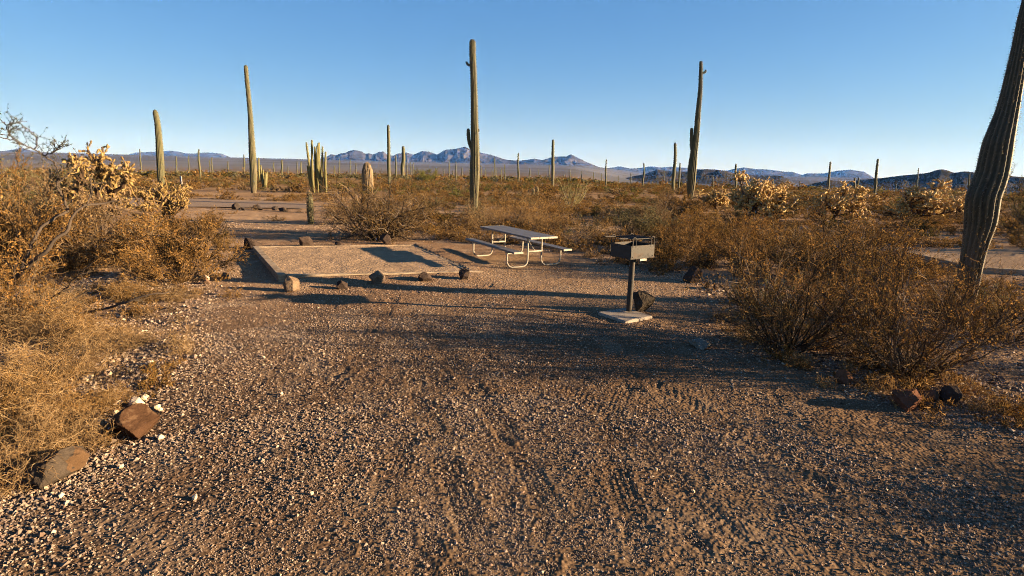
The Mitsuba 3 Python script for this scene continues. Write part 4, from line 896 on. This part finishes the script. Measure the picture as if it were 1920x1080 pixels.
gpart('grate', join([tubes(np.array(rods), np.full((12, 3), 0.005), 6, cap=True)] + [tubes(np.array([[[-SX / 2 + 0.02, y, ZG - 0.004], [0, y, ZG - 0.004], [SX / 2 - 0.02, y, ZG - 0.004]]]), np.full((1, 3), 0.008), 6, cap=True) for y in (-SY / 2 + 0.02, 0, SY / 2 - 0.02)]), smooth=True)
for x, y in ((-SX / 2 + 0.06, -SY / 2), (SX / 2 - 0.05, -SY / 2), (-SX / 2 + 0.05, SY / 2), (SX / 2 - 0.05, SY / 2)):
    P = arc_path([(x - 0.035, y, Z0 + HB - 0.03), (x - 0.035, y, ZG + 0.02), (x + 0.035, y, ZG + 0.02), (x + 0.035, y, Z0 + HB - 0.03)], 0.03, 6)
    gpart('grate_support', tubes(P[None], np.full((1, len(P)), 0.0075), 8, cap=True), smooth=True)
for y in (-SY / 2 + 0.06, SY / 2 - 0.08):
    P = arc_path([(-SX / 2 + 0.02, y, ZG), (-SX / 2 - 0.2, y, ZG + 0.01), (-SX / 2 - 0.2, y + 0.04, ZG + 0.01), (-SX / 2 + 0.02, y + 0.04, ZG)], 0.02, 5)
    gpart('handle', tubes(P[None], np.full((1, len(P)), 0.008), 8, cap=True), smooth=True)

# the far post with a blue face
mx, my = -35.95, 58.6
mk = thing('marker_post', 'short pale marker post with a blue face standing beyond the camp road at left', 'post')
mz = gz(mx, my)
Vb, Fb = chamfer_box(0.18, 0.18, 1.3, 0.03)
part(mk, 'post', (Vb + [mx, my, mz + 0.6], Fb), 'mat_concrete', False)
Vb, Fb = chamfer_box(0.16, 0.02, 0.8, 0.004)
part(mk, 'face', (spin(Vb, -0.5, (mx + 0.05, my - 0.115, mz + 0.85)), Fb), 'mat_blue', False)

# ---------------------------------------------------------------- shrubs
DARK = ((0.03, 0.024, 0.02), (0.045, 0.036, 0.03), (0.09, 0.066, 0.045), (0.2, 0.16, 0.125))
TWIG = ((0.12, 0.088, 0.06), (0.07, 0.05, 0.036), (0.2, 0.155, 0.11))
BROWN = ((0.1, 0.065, 0.036), (0.15, 0.1, 0.055))
RUSTY = ((0.22, 0.125, 0.04), (0.17, 0.095, 0.028), (0.14, 0.098, 0.03), (0.27, 0.165, 0.058))
SAGE = ((0.16, 0.145, 0.075), (0.2, 0.17, 0.09), (0.12, 0.115, 0.06))
CREO = ((0.31, 0.16, 0.048), (0.24, 0.125, 0.036), (0.17, 0.11, 0.034), (0.36, 0.2, 0.065))
GOLD = ((0.27, 0.15, 0.048), (0.21, 0.11, 0.034), (0.34, 0.21, 0.08), (0.17, 0.095, 0.03))
STRAW = ((0.27, 0.175, 0.085), (0.19, 0.115, 0.05), (0.35, 0.25, 0.14), (0.13, 0.08, 0.04))
OLIVE = ((0.13, 0.105, 0.032), (0.17, 0.12, 0.04), (0.09, 0.08, 0.025))
GREEN = ((0.15, 0.15, 0.04), (0.2, 0.18, 0.05), (0.11, 0.115, 0.03))

def kinds(name, n, seed, W, **kw):
    """n plants of one kind, one metre high and W wide, as shape groups"""
    out = []
    for v in range(n):
        wd, fo = shrub(seed + v, 1.0, W, **{k: (q[v] if isinstance(q, list) else q) for k, q in kw.items()})
        out.append(proto(f'kind_{name}_{v}', stems=(wd, 'mat_stone', False), foliage=(fo, 'mat_leaf', False)))
    return out

def stand(name, label, cat, kind, x, y, h, w, W, turn, group=None):
    t = thing(name, label, cat, group)
    put(t, kind, x, y, w / W, h, turn)
    tag(f'{t}__foliage', kind='stuff')
    return t

def plant(name, label, cat, wood, fol, x, y, group=None, parts=('stems', 'foliage'), rot=0.0):
    t = thing(name, label, cat, group)
    at = (x, y, gz(x, y))
    part(t, parts[0], (spin(wood[0], rot, at), wood[1]), 'mat_stone', False, wood[2])
    if len(fol[0]):
        part(t, parts[1], (spin(fol[0], rot, at), fol[1]), 'mat_leaf', False, fol[2])
        tag(f'{t}__{parts[1]}', kind='stuff')
    return t

NR_EXTRA = 'tall thin orange-brown bush between the two right creosotes'
NR = ['dark-stemmed creosote bush fanning out right of the grill', 'large rusty creosote bush with black stems in the right foreground', 'rusty bush in front of the leaning right saguaro, behind the creosotes', 'brown bush at the right edge in front of the next campsite pad',
      'brown creosote bush at the foot of the huge saguaro', 'tall thin brown bush between the cholla group and the next campsite', 'brown bush behind the dark boulder on the right gravel edge', NR_EXTRA]
CK = kinds('creosote', 4, 1000, 1.6, stems=[56, 56, 44, 44], subs=8, twigs=6, leaf=[4, 3, 5, 6], leaf_l=0.015, leaf_w=0.008, r0=[0.0062, 0.0055, 0.006, 0.006], stem_cols=DARK, leaf_cols=[CREO, CREO, CREO, RUSTY], tilt=(0.05, 1.2), wob=0.15, up=0.05, twig_r=0.0012, foliage_from=[0.2, 0.2, 0.08, 0.08])
for k, (x, y, h, w) in enumerate(V_NEAR_RIGHT):
    stand('creosote_bush', NR[k], 'bush', CK[(0, 1, 2, 3, 2, 3, 2, 3)[k]], x, y, h * 1.03, w, 1.6, 80 * k)
GR_ = ['golden dry bush just right of the grill', 'golden bush behind the grill to the right', 'low brown bush between the table and the right chollas', 'rusty bush left of the dark boulder at right', 'brown bush in front of the right-hand chollas', 'brown bush in front of the armed saguaro at right']
GK = kinds('golden_bush', 6, 1100, 2.0, stems=38, subs=8, twigs=6, leaf=8, leaf_l=0.026, leaf_w=0.013, r0=0.0062, stem_cols=[BROWN, TWIG, BROWN, BROWN, TWIG, BROWN], leaf_cols=[GOLD, STRAW, SAGE, RUSTY, CREO, GOLD], tilt=(0.0, 1.4), wob=0.2, up=0.05, twig_r=0.002, foliage_from=0.04)
for k, (x, y, h, w) in enumerate(V_GOLD_RIGHT):
    stand('golden_bush', GR_[k], 'bush', GK[(0, 5, 2, 3, 4, 1)[k]], x, y, h, w, 2.0, 50 * k)
TW = ['tangled grey twiggy bush behind the far edge of the tent pad', 'pale twiggy bush left of the tangled grey one', 'fan of pale ocotillo-like wands in the middle distance', 'dead grey bush below the armed saguaro at right', 'low tangle of dead twigs beside the dark boulder']
for k, (x, y, h, w) in enumerate(V_TWIG):
    if k == 2:
        wd, fo = shrub(1200 + k, h, w * 0.9, 22, 2, 2, 3, 0.03, 0.015, 0.02, ((0.36, 0.32, 0.16), (0.28, 0.24, 0.12)), OLIVE, (0.1, 0.75), 0.07, 0.02, 0.006, 0.05)
    else:
        wd, fo = shrub(1200 + k, h * (1.18 if k == 0 else 1.05), w * (1.1 if k == 0 else 1.0), 60 if k == 0 else 36, 11 if k == 0 else 10, 6, 4 if k < 2 else 3, 0.034, 0.016, 0.024 if k == 0 else 0.012, DARK if k == 0 else TWIG, (RUSTY if k == 0 else GOLD), (0.05, 1.3), 0.3, 0.03, 0.003, 0.15, 0.4)
    plant('twiggy_bush', TW[k], 'bush', wd, fo, x, y)
PL = ['pale golden grass mound right behind the picnic table', 'golden grass mound behind the middle of the picnic table', 'brown grass mound behind the left end of the picnic table', 'tawny grass mound at the foot of the middle saguaro', 'low pale grass mound left of the grill top', 'brown brush mound behind the golden mounds']
PK = kinds('grass_mound', 2, 1300, 2.6, stems=60, subs=6, twigs=4, leaf=5, leaf_l=0.03, leaf_w=0.007, r0=0.004, stem_cols=STRAW, leaf_cols=[STRAW, GOLD], tilt=(0.0, 1.5), wob=0.22, up=0.0, twig_r=0.0022, foliage_from=0.02, droop=0.25)
for k, (x, y, h, w) in enumerate(V_PALE):
    stand('grass_mound', PL[k], 'dry grass', PK[0 if k in (0, 3, 4) else 1], x, y, h * 1.25, w, 2.6, 65 * k)
LF = ['wide orange-brown bush at the left edge of the gravel, beside the tent pad', 'orange bush in front of the large pale cholla at left', 'tall brown bush left of the large pale cholla', 'tall brown bush at the left edge of the picture', 'small golden bush at the far left corner of the gravel', 'brown bush on the far left skyline',
      'brown bush behind the large pale cholla', 'golden bush right below the leaning pale cholla', 'brown bush behind the gnarled branches at the left edge', 'small rusty bush at the left gravel edge opposite the far pad corner']
for k, (x, y, h, w) in enumerate(V_LEFT):
    stand('golden_bush', LF[k], 'bush', GK[(0, 4, 1, 5, 0, 2, 1, 5, 4, 3)[k]], x, y, h, w * 1.1, 2.0, 70 * k + 20)
GS = ['straw-coloured grass clump below the gnarled branches', 'straw grass clump beside the low branches in the left foreground', 'pale straw grass clump at the left edge above the grey boulder', 'pale straw grass clump behind the grey boulder', 'straw grass clump left of the rusty rock', 'straw grass clump under the long low branch',
      'tangled straw grass at the end of the long low branch', 'golden grass clump between the left bushes', 'small straw grass clump behind the rusty rock', 'lone fan of dry stems on the left gravel edge', 'straw grass clump at the left edge under the branches', 'low golden grass before the wide orange bush', 'low golden grass at the gravel edge left of the tent pad']
SK = kinds('straw', 3, 1500, 1.5, stems=110, subs=7, twigs=3, leaf=7, leaf_l=0.024, leaf_w=0.006, r0=0.0032, stem_cols=STRAW, leaf_cols=[STRAW, STRAW, GOLD], tilt=(0.0, 1.5), wob=0.3, up=0.0, twig_r=0.0016, foliage_from=0.0, droop=0.3)
SK += kinds('fan', 1, 1509, 1.2, stems=44, subs=4, twigs=3, leaf=2, leaf_l=0.018, leaf_w=0.004, r0=0.004, stem_cols=STRAW, leaf_cols=STRAW, tilt=(0.0, 1.1), wob=0.25, up=0.0, twig_r=0.002, foliage_from=0.0, droop=0.2)
for k, (x, y, h, w) in enumerate(V_GRASS):
    stand('dry_grass_clump', GS[k], 'dry grass', SK[3 if k == 9 else k % 3], x, y, h * 1.05, w, 1.2 if k == 9 else 1.5, 47 * k)
TK = kinds('tuft', 2, 1600, 1.8, stems=34, subs=3, twigs=2, leaf=2, leaf_l=0.05, leaf_w=0.012, r0=0.009, stem_cols=((0.3, 0.17, 0.065), (0.36, 0.23, 0.1)), leaf_cols=GOLD, tilt=(0.0, 1.0), wob=0.22, up=0.0, twig_r=0.005, foliage_from=0.0)
for k, (x, y, h, w) in enumerate(V_TUFT):
    stand('grass_tuft', 'small orange-brown dry grass tuft among the stones under the right creosote bushes', 'dry grass', TK[k % 2], x, y, h, w, 1.8, 77 * k, 'grass tufts at the right gravel edge')

# gnarled mesquite at the left edge: thick bare limbs, twigs with a few small leaves
rng = np.random.default_rng(5)
mq = thing('mesquite_shrub', 'gnarled bare-limbed shrub reaching in from the left edge, twigs against the sky', 'shrub')
tw0, twd = [], []
from scipy.interpolate import CubicSpline
for k, b in enumerate(BRANCH):
    b = np.array(b)
    s = np.concatenate([[0], np.cumsum(np.linalg.norm(np.diff(b[:, :3], axis=0), axis=1))])
    q = np.linspace(0, s[-1], 5 * len(b))
    P = np.stack([PchipInterpolator(s, b[:, i])(q) for i in range(4)], -1)
    P[:, :3] += 0.006 * rng.normal(size=(len(P), 3))
    if k >= 8 or k == 0:
        P[0, 2] = min(P[0, 2], gz(P[0, 0], P[0, 1]) - 0.02)
    col = np.array([[0.09, 0.07, 0.056]]) * (0.65 + 0.7 * meshkit.fbm(P[:, :3] * 14, 3, k)[:, None])
    V, Fc, C = tubes(P[None, :, :3], P[None, :, 3] * 0.72, 8, col[None], cap=True)
    part(mq, 'limb', (V, Fc), 'mat_stone', True, C)
    n = 7
    s_, d_ = spawn(P[None, :, :3], n, 0.2, 1.0, 0.8, rng, 0.25)
    tw0.append(s_); twd.append(d_)
S0, D0 = np.vstack(tw0), np.vstack(twd)
A = grow(S0, D0, rng.uniform(0.08, 0.26, len(S0)), 5, rng, 0.3, 0.0)
s2, d2 = spawn(A, 4, 0.2, 1.0, 0.8, rng, 0.1)
B = grow(s2, d2, rng.uniform(0.05, 0.16, len(s2)), 3, rng, 0.3)
V, Fc, C = join([tubes(A, np.linspace(0.006, 0.003, 5)[None] * np.ones((len(A), 1)), 4, tint(((0.08, 0.064, 0.05),), len(A), rng)), tubes(B, np.linspace(0.0028, 0.0018, 3)[None] * np.ones((len(B), 1)), 3, tint(((0.08, 0.066, 0.05),), len(B), rng))])
part(mq, 'twigs', (V, Fc), 'mat_stone', False, C)
high = B[B[:, 0, 2] > 1.6]
c, dd = along(high, 4, 0.2, 1.0, rng)
V, Fc, C = leaves(c, dd, 0.028, 0.014, rng, tint(((0.07, 0.075, 0.04), (0.1, 0.09, 0.05)), len(c), rng))
part(mq, 'leaves', (V, Fc), 'mat_leaf', False, C)
for q in ('twigs', 'leaves'):
    tag(f'{mq}__{q}', kind='stuff')

# trees: a green palo verde in the distance, dark mesquites at the right edge
wd, fo = shrub(1700, 2.9, 7.5, 26, 8, 6, 7, 0.11, 0.07, 0.04, ((0.16, 0.16, 0.06),), GREEN, (0.1, 1.3), 0.2, 0.08, 0.01, 0.1)
plant('palo_verde_tree', 'rounded yellow-green palo verde left of the middle saguaro in the distance', 'tree', wd, fo, -19.2, 118.0, parts=('trunk', 'crown'))
for k, (x, y, h, w) in enumerate(((17.2, 16.6, 3.1, 3.6), (21.5, 22.0, 3.2, 5.0))):
    wd, fo = shrub(1710 + k, h, w, 24, 8, 6, 5, 0.035, 0.018, 0.022, DARK, OLIVE, (0.1, 1.25), 0.25, 0.06, 0.004, 0.1)
    plant('mesquite_tree', ('dark twiggy mesquite at the right edge behind the huge saguaro', 'dark mesquite farther back at the right edge')[k], 'tree', wd, fo, x, y, parts=('trunk', 'crown'))
# bushes just beyond the right edge, whose shade falls into the foreground
for k, (x, y, h, w) in enumerate(((8.8, 5.3, 1.25, 2.3), (5.7, 2.95, 1.05, 2.0), (8.0, 3.4, 1.3, 2.4), (9.5, 1.7, 1.2, 2.4))):
    stand('creosote_bush', 'rusty creosote bush beyond the right edge of the picture', 'bush', CK[2 + k % 2], x, y, h, w, 1.6, 61 * k, 'creosote bushes outside the right edge')

# ---------------------------------------------------------------- the desert scrub: plants up to 42 m as things, the rest as stuff
KIND = []
for v in range(10):
    pal = (GOLD, RUSTY, SAGE, CREO, OLIVE, GOLD, STRAW, RUSTY, STRAW, TWIG)[v]
    wdc = (BROWN, BROWN, TWIG, DARK, BROWN, BROWN, STRAW, TWIG, BROWN, TWIG)[v]
    wd, fo = shrub(2000 + v, 1.0, 1.7, 20, 6, 4, 2 if v == 9 else 8, 0.046, 0.022, 0.008, wdc, pal, (0.0, 1.4), 0.22, 0.04, 0.004, 0.03, 0.3 if v == 9 else 0.05)
    key = f'kind_shrub_{v}'
    scene[key] = {'type': 'shapegroup', 'stems': mikit.ply((wd[0], wd[1]), 'mat_stone', color=wd[2] * TONE), 'foliage': mikit.ply((fo[0], fo[1]), 'mat_leaf', color=fo[2] * TONE)}
    KIND.append(key)
for v in range(6):                                                 # lighter ones for the distance
    pal = (GOLD, RUSTY, SAGE, STRAW, GREEN, GOLD)[v]
    wd, fo = shrub(2100 + v, 1.0, 1.8, 10, 4, 3, 5, 0.1, 0.05, 0.014, BROWN, pal, (0.0, 1.4), 0.22, 0.04, 0.01, 0.02)
    m = join([wd, fo])
    scene[f'kind_scrub_{v}'] = {'type': 'shapegroup', 'plant': mikit.ply((m[0], m[1]), 'mat_leaf', color=m[2] * TONE)}
for v in range(3):
    pal = (GOLD, SAGE, OLIVE)[v]
    wd, fo = shrub(2200 + v, 1.0, 2.4, 8, 3, 2, 4, 0.26, 0.14, 0.02, BROWN, pal, (0.0, 1.4), 0.22, 0.04, 0.02, 0.0)
    m = join([wd, fo])
    scene[f'kind_brush_{v}'] = {'type': 'shapegroup', 'plant': mikit.ply((m[0], m[1]), 'mat_leaf', color=m[2] * TONE)}

BUSY = [(q[0], q[1], q[3] * 0.42) for L in (V_NEAR_RIGHT, V_GOLD_RIGHT, V_TWIG, V_PALE, V_LEFT) for q in L] + [(q[0], q[1], 0.5) for q in CHOLLA[:8]] + [(s['base'][0], s['base'][1], 0.9) for s in MAIN_SAGUARO.values()] + [(b[0], b[1], 0.7) for b in BARREL] + [(o[0][0], o[0][1], 1.2) for o in ORGAN]
BUSY = np.array(BUSY)

def free(x, y, pad_=0.6):
    if inside_clearing(np.array([x]), np.array([y]))[0] > -pad_:
        return False
    if -27 < x < -10.5 and 27.0 < y < 36.4 or -17.0 < x + (y - 18) * 0.5 < -4.0 and 16.0 < y < 29.5:
        return False
    if 9.0 < x < 18.5 and 9.4 < y < 17.8:
        return False
    return not np.any(np.hypot(BUSY[:, 0] - x, BUSY[:, 1] - y) < BUSY[:, 2])

LOOK = ['golden-brown', 'rusty brown', 'sage-grey', 'orange-brown', 'olive', 'tawny', 'pale straw-coloured', 'dark-twigged rusty', 'straw-gold', 'half-bare grey']
ZONE = {'left': 'left of the clearing', 'middle': 'behind the clearing', 'right': 'right of the clearing'}
rng = np.random.default_rng(99)
count, placed = 0, []
for _ in range(6000):
    if count >= 285:
        break
    r, a = math.sqrt(rng.uniform(8.5 ** 2, 46 ** 2)), math.radians(rng.uniform(-47, 47))
    x, y = r * math.sin(a), r * math.cos(a)
    dens = meshkit.fbm(np.array([x / 7, y / 7, 2.0]), 2, 50)
    open_left = (x < -8 and y > 22 and x > -22)                     # the sandy opening around the tall left saguaro
    if not free(x, y) or dens < (0.47 if open_left else 0.3):
        continue
    if any((x - p) ** 2 + (y - q) ** 2 < 0.9 for p, q in placed):
        continue
    placed.append((x, y))
    h = rng.uniform(0.4, 0.95) * (0.55 if open_left else 1.0)
    zone = 'left' if x / y < -0.38 else 'right' if x / y > 0.2 else 'middle'
    v = int(rng.integers(0, 10))
    if v == 9 and rng.uniform() < 0.5:
        v = 1
    where = ('near ground ' if r < 20 else 'open flat ' if r < 33 else 'far flat ') + ZONE[zone]
    t = thing('desert_shrub', f'low {LOOK[v]} shrub on the {where}', 'shrub', f'{LOOK[v]} shrubs on the {where}')
    put(t, KIND[v], x, y, h * rng.uniform(0.85, 1.2), h, rng.uniform(0, 360))
    count += 1

for v in range(4):                                                 # low dry weeds between the shrubs
    wd, fo = shrub(2300 + v, 1.0, 2.2, 13, 3, 2, 4, 0.17, 0.042, 0.013, (STRAW, BROWN, GOLD, TWIG)[v], (GOLD, GOLD, RUSTY, STRAW)[v], (0.0, 1.3), 0.3, 0.0, 0.008, 0.0)
    m = join([wd, fo])
    scene[f'kind_weed_{v}'] = {'type': 'shapegroup', 'plant': mikit.ply((m[0], m[1]), 'mat_leaf', color=m[2] * TONE)}
k = 0
for _ in range(16000):
    if k >= 2900:
        break
    r, a = math.sqrt(rng.uniform(4.5 ** 2, 48 ** 2)) if k > 500 else rng.uniform(4.5, 24), math.radians(rng.uniform(-48, 48))
    x, y = r * math.sin(a), r * math.cos(a)
    if inside_clearing(np.array([x]), np.array([y]))[0] > rng.normal(-0.35, 0.25) or (-27 < x < -10.5 and 27.6 < y < 36) or (-16.5 < x + (y - 18) * 0.5 < -4.2 and 17.0 < y < 29.5 and rng.uniform() < 0.93) or (11.0 < x < 17.5 and 11.9 < y < 17.8):
        continue
    if meshkit.fbm(np.array([x / 3, y / 3, 3.0]), 2, 52) < 0.42:
        continue
    k += 1
    h = rng.uniform(0.1, 0.32) if r < 15 else rng.uniform(0.16, 0.5)
    put(f'dry_weeds__{k:03d}', f'kind_weed_{rng.integers(0, 4)}', x, y, h * rng.uniform(0.8, 1.3), h, rng.uniform(0, 360))
tag('dry_weeds', 'low dry weeds and grass scattered between the shrubs', 'weeds', kind='stuff')

k = 0
for _ in range(9000):
    if k >= 1700:
        break
    r, a = rng.uniform(40, 150), math.radians(rng.uniform(-48, 48))
    x, y = r * math.sin(a), r * math.cos(a)
    if not free(x, y) or meshkit.fbm(np.array([x / 14, y / 14, 7.0]), 2, 51) < 0.33:
        continue
    k += 1
    h = rng.uniform(0.45, 1.15)
    put(f'desert_scrub__{k:03d}', f'kind_scrub_{rng.integers(0, 6)}', x, y, h * rng.uniform(0.9, 1.4), h, rng.uniform(0, 360))
tag('desert_scrub', 'brown and olive scrub covering the desert flat out to the plain', 'scrub', kind='stuff')
for j in range(1500):
    r, a = 150 * math.exp(rng.uniform(0, 1) * math.log(9)), math.radians(rng.uniform(-48, 48))
    x, y = r * math.sin(a), r * math.cos(a)
    h = rng.uniform(0.7, 1.6) * (1 + r / 700)
    put(f'desert_scrub__{k + 1 + j:03d}', f'kind_brush_{rng.integers(0, 3)}', x, y, h * 1.5, h, rng.uniform(0, 360))

# ---------------------------------------------------------------- haze
scene['haze_air'] = {'type': 'homogeneous', 'albedo': {'type': 'rgb', 'value': [0.93, 0.95, 0.97]}, 'sigma_t': {'type': 'rgb', 'value': [0.25e-5, 0.72e-5, 2.2e-5]}}
scene['camera']['medium'] = {'type': 'ref', 'id': 'haze_air'}
scene['haze'] = {'type': 'cube', 'to_world': T().translate([0, 0, 630]).scale([34000, 34000, 900]), 'bsdf': {'type': 'null'}, 'interior': {'type': 'ref', 'id': 'haze_air'}}
tag('haze', 'thin bluish haze over the desert valley', 'haze', kind='stuff')
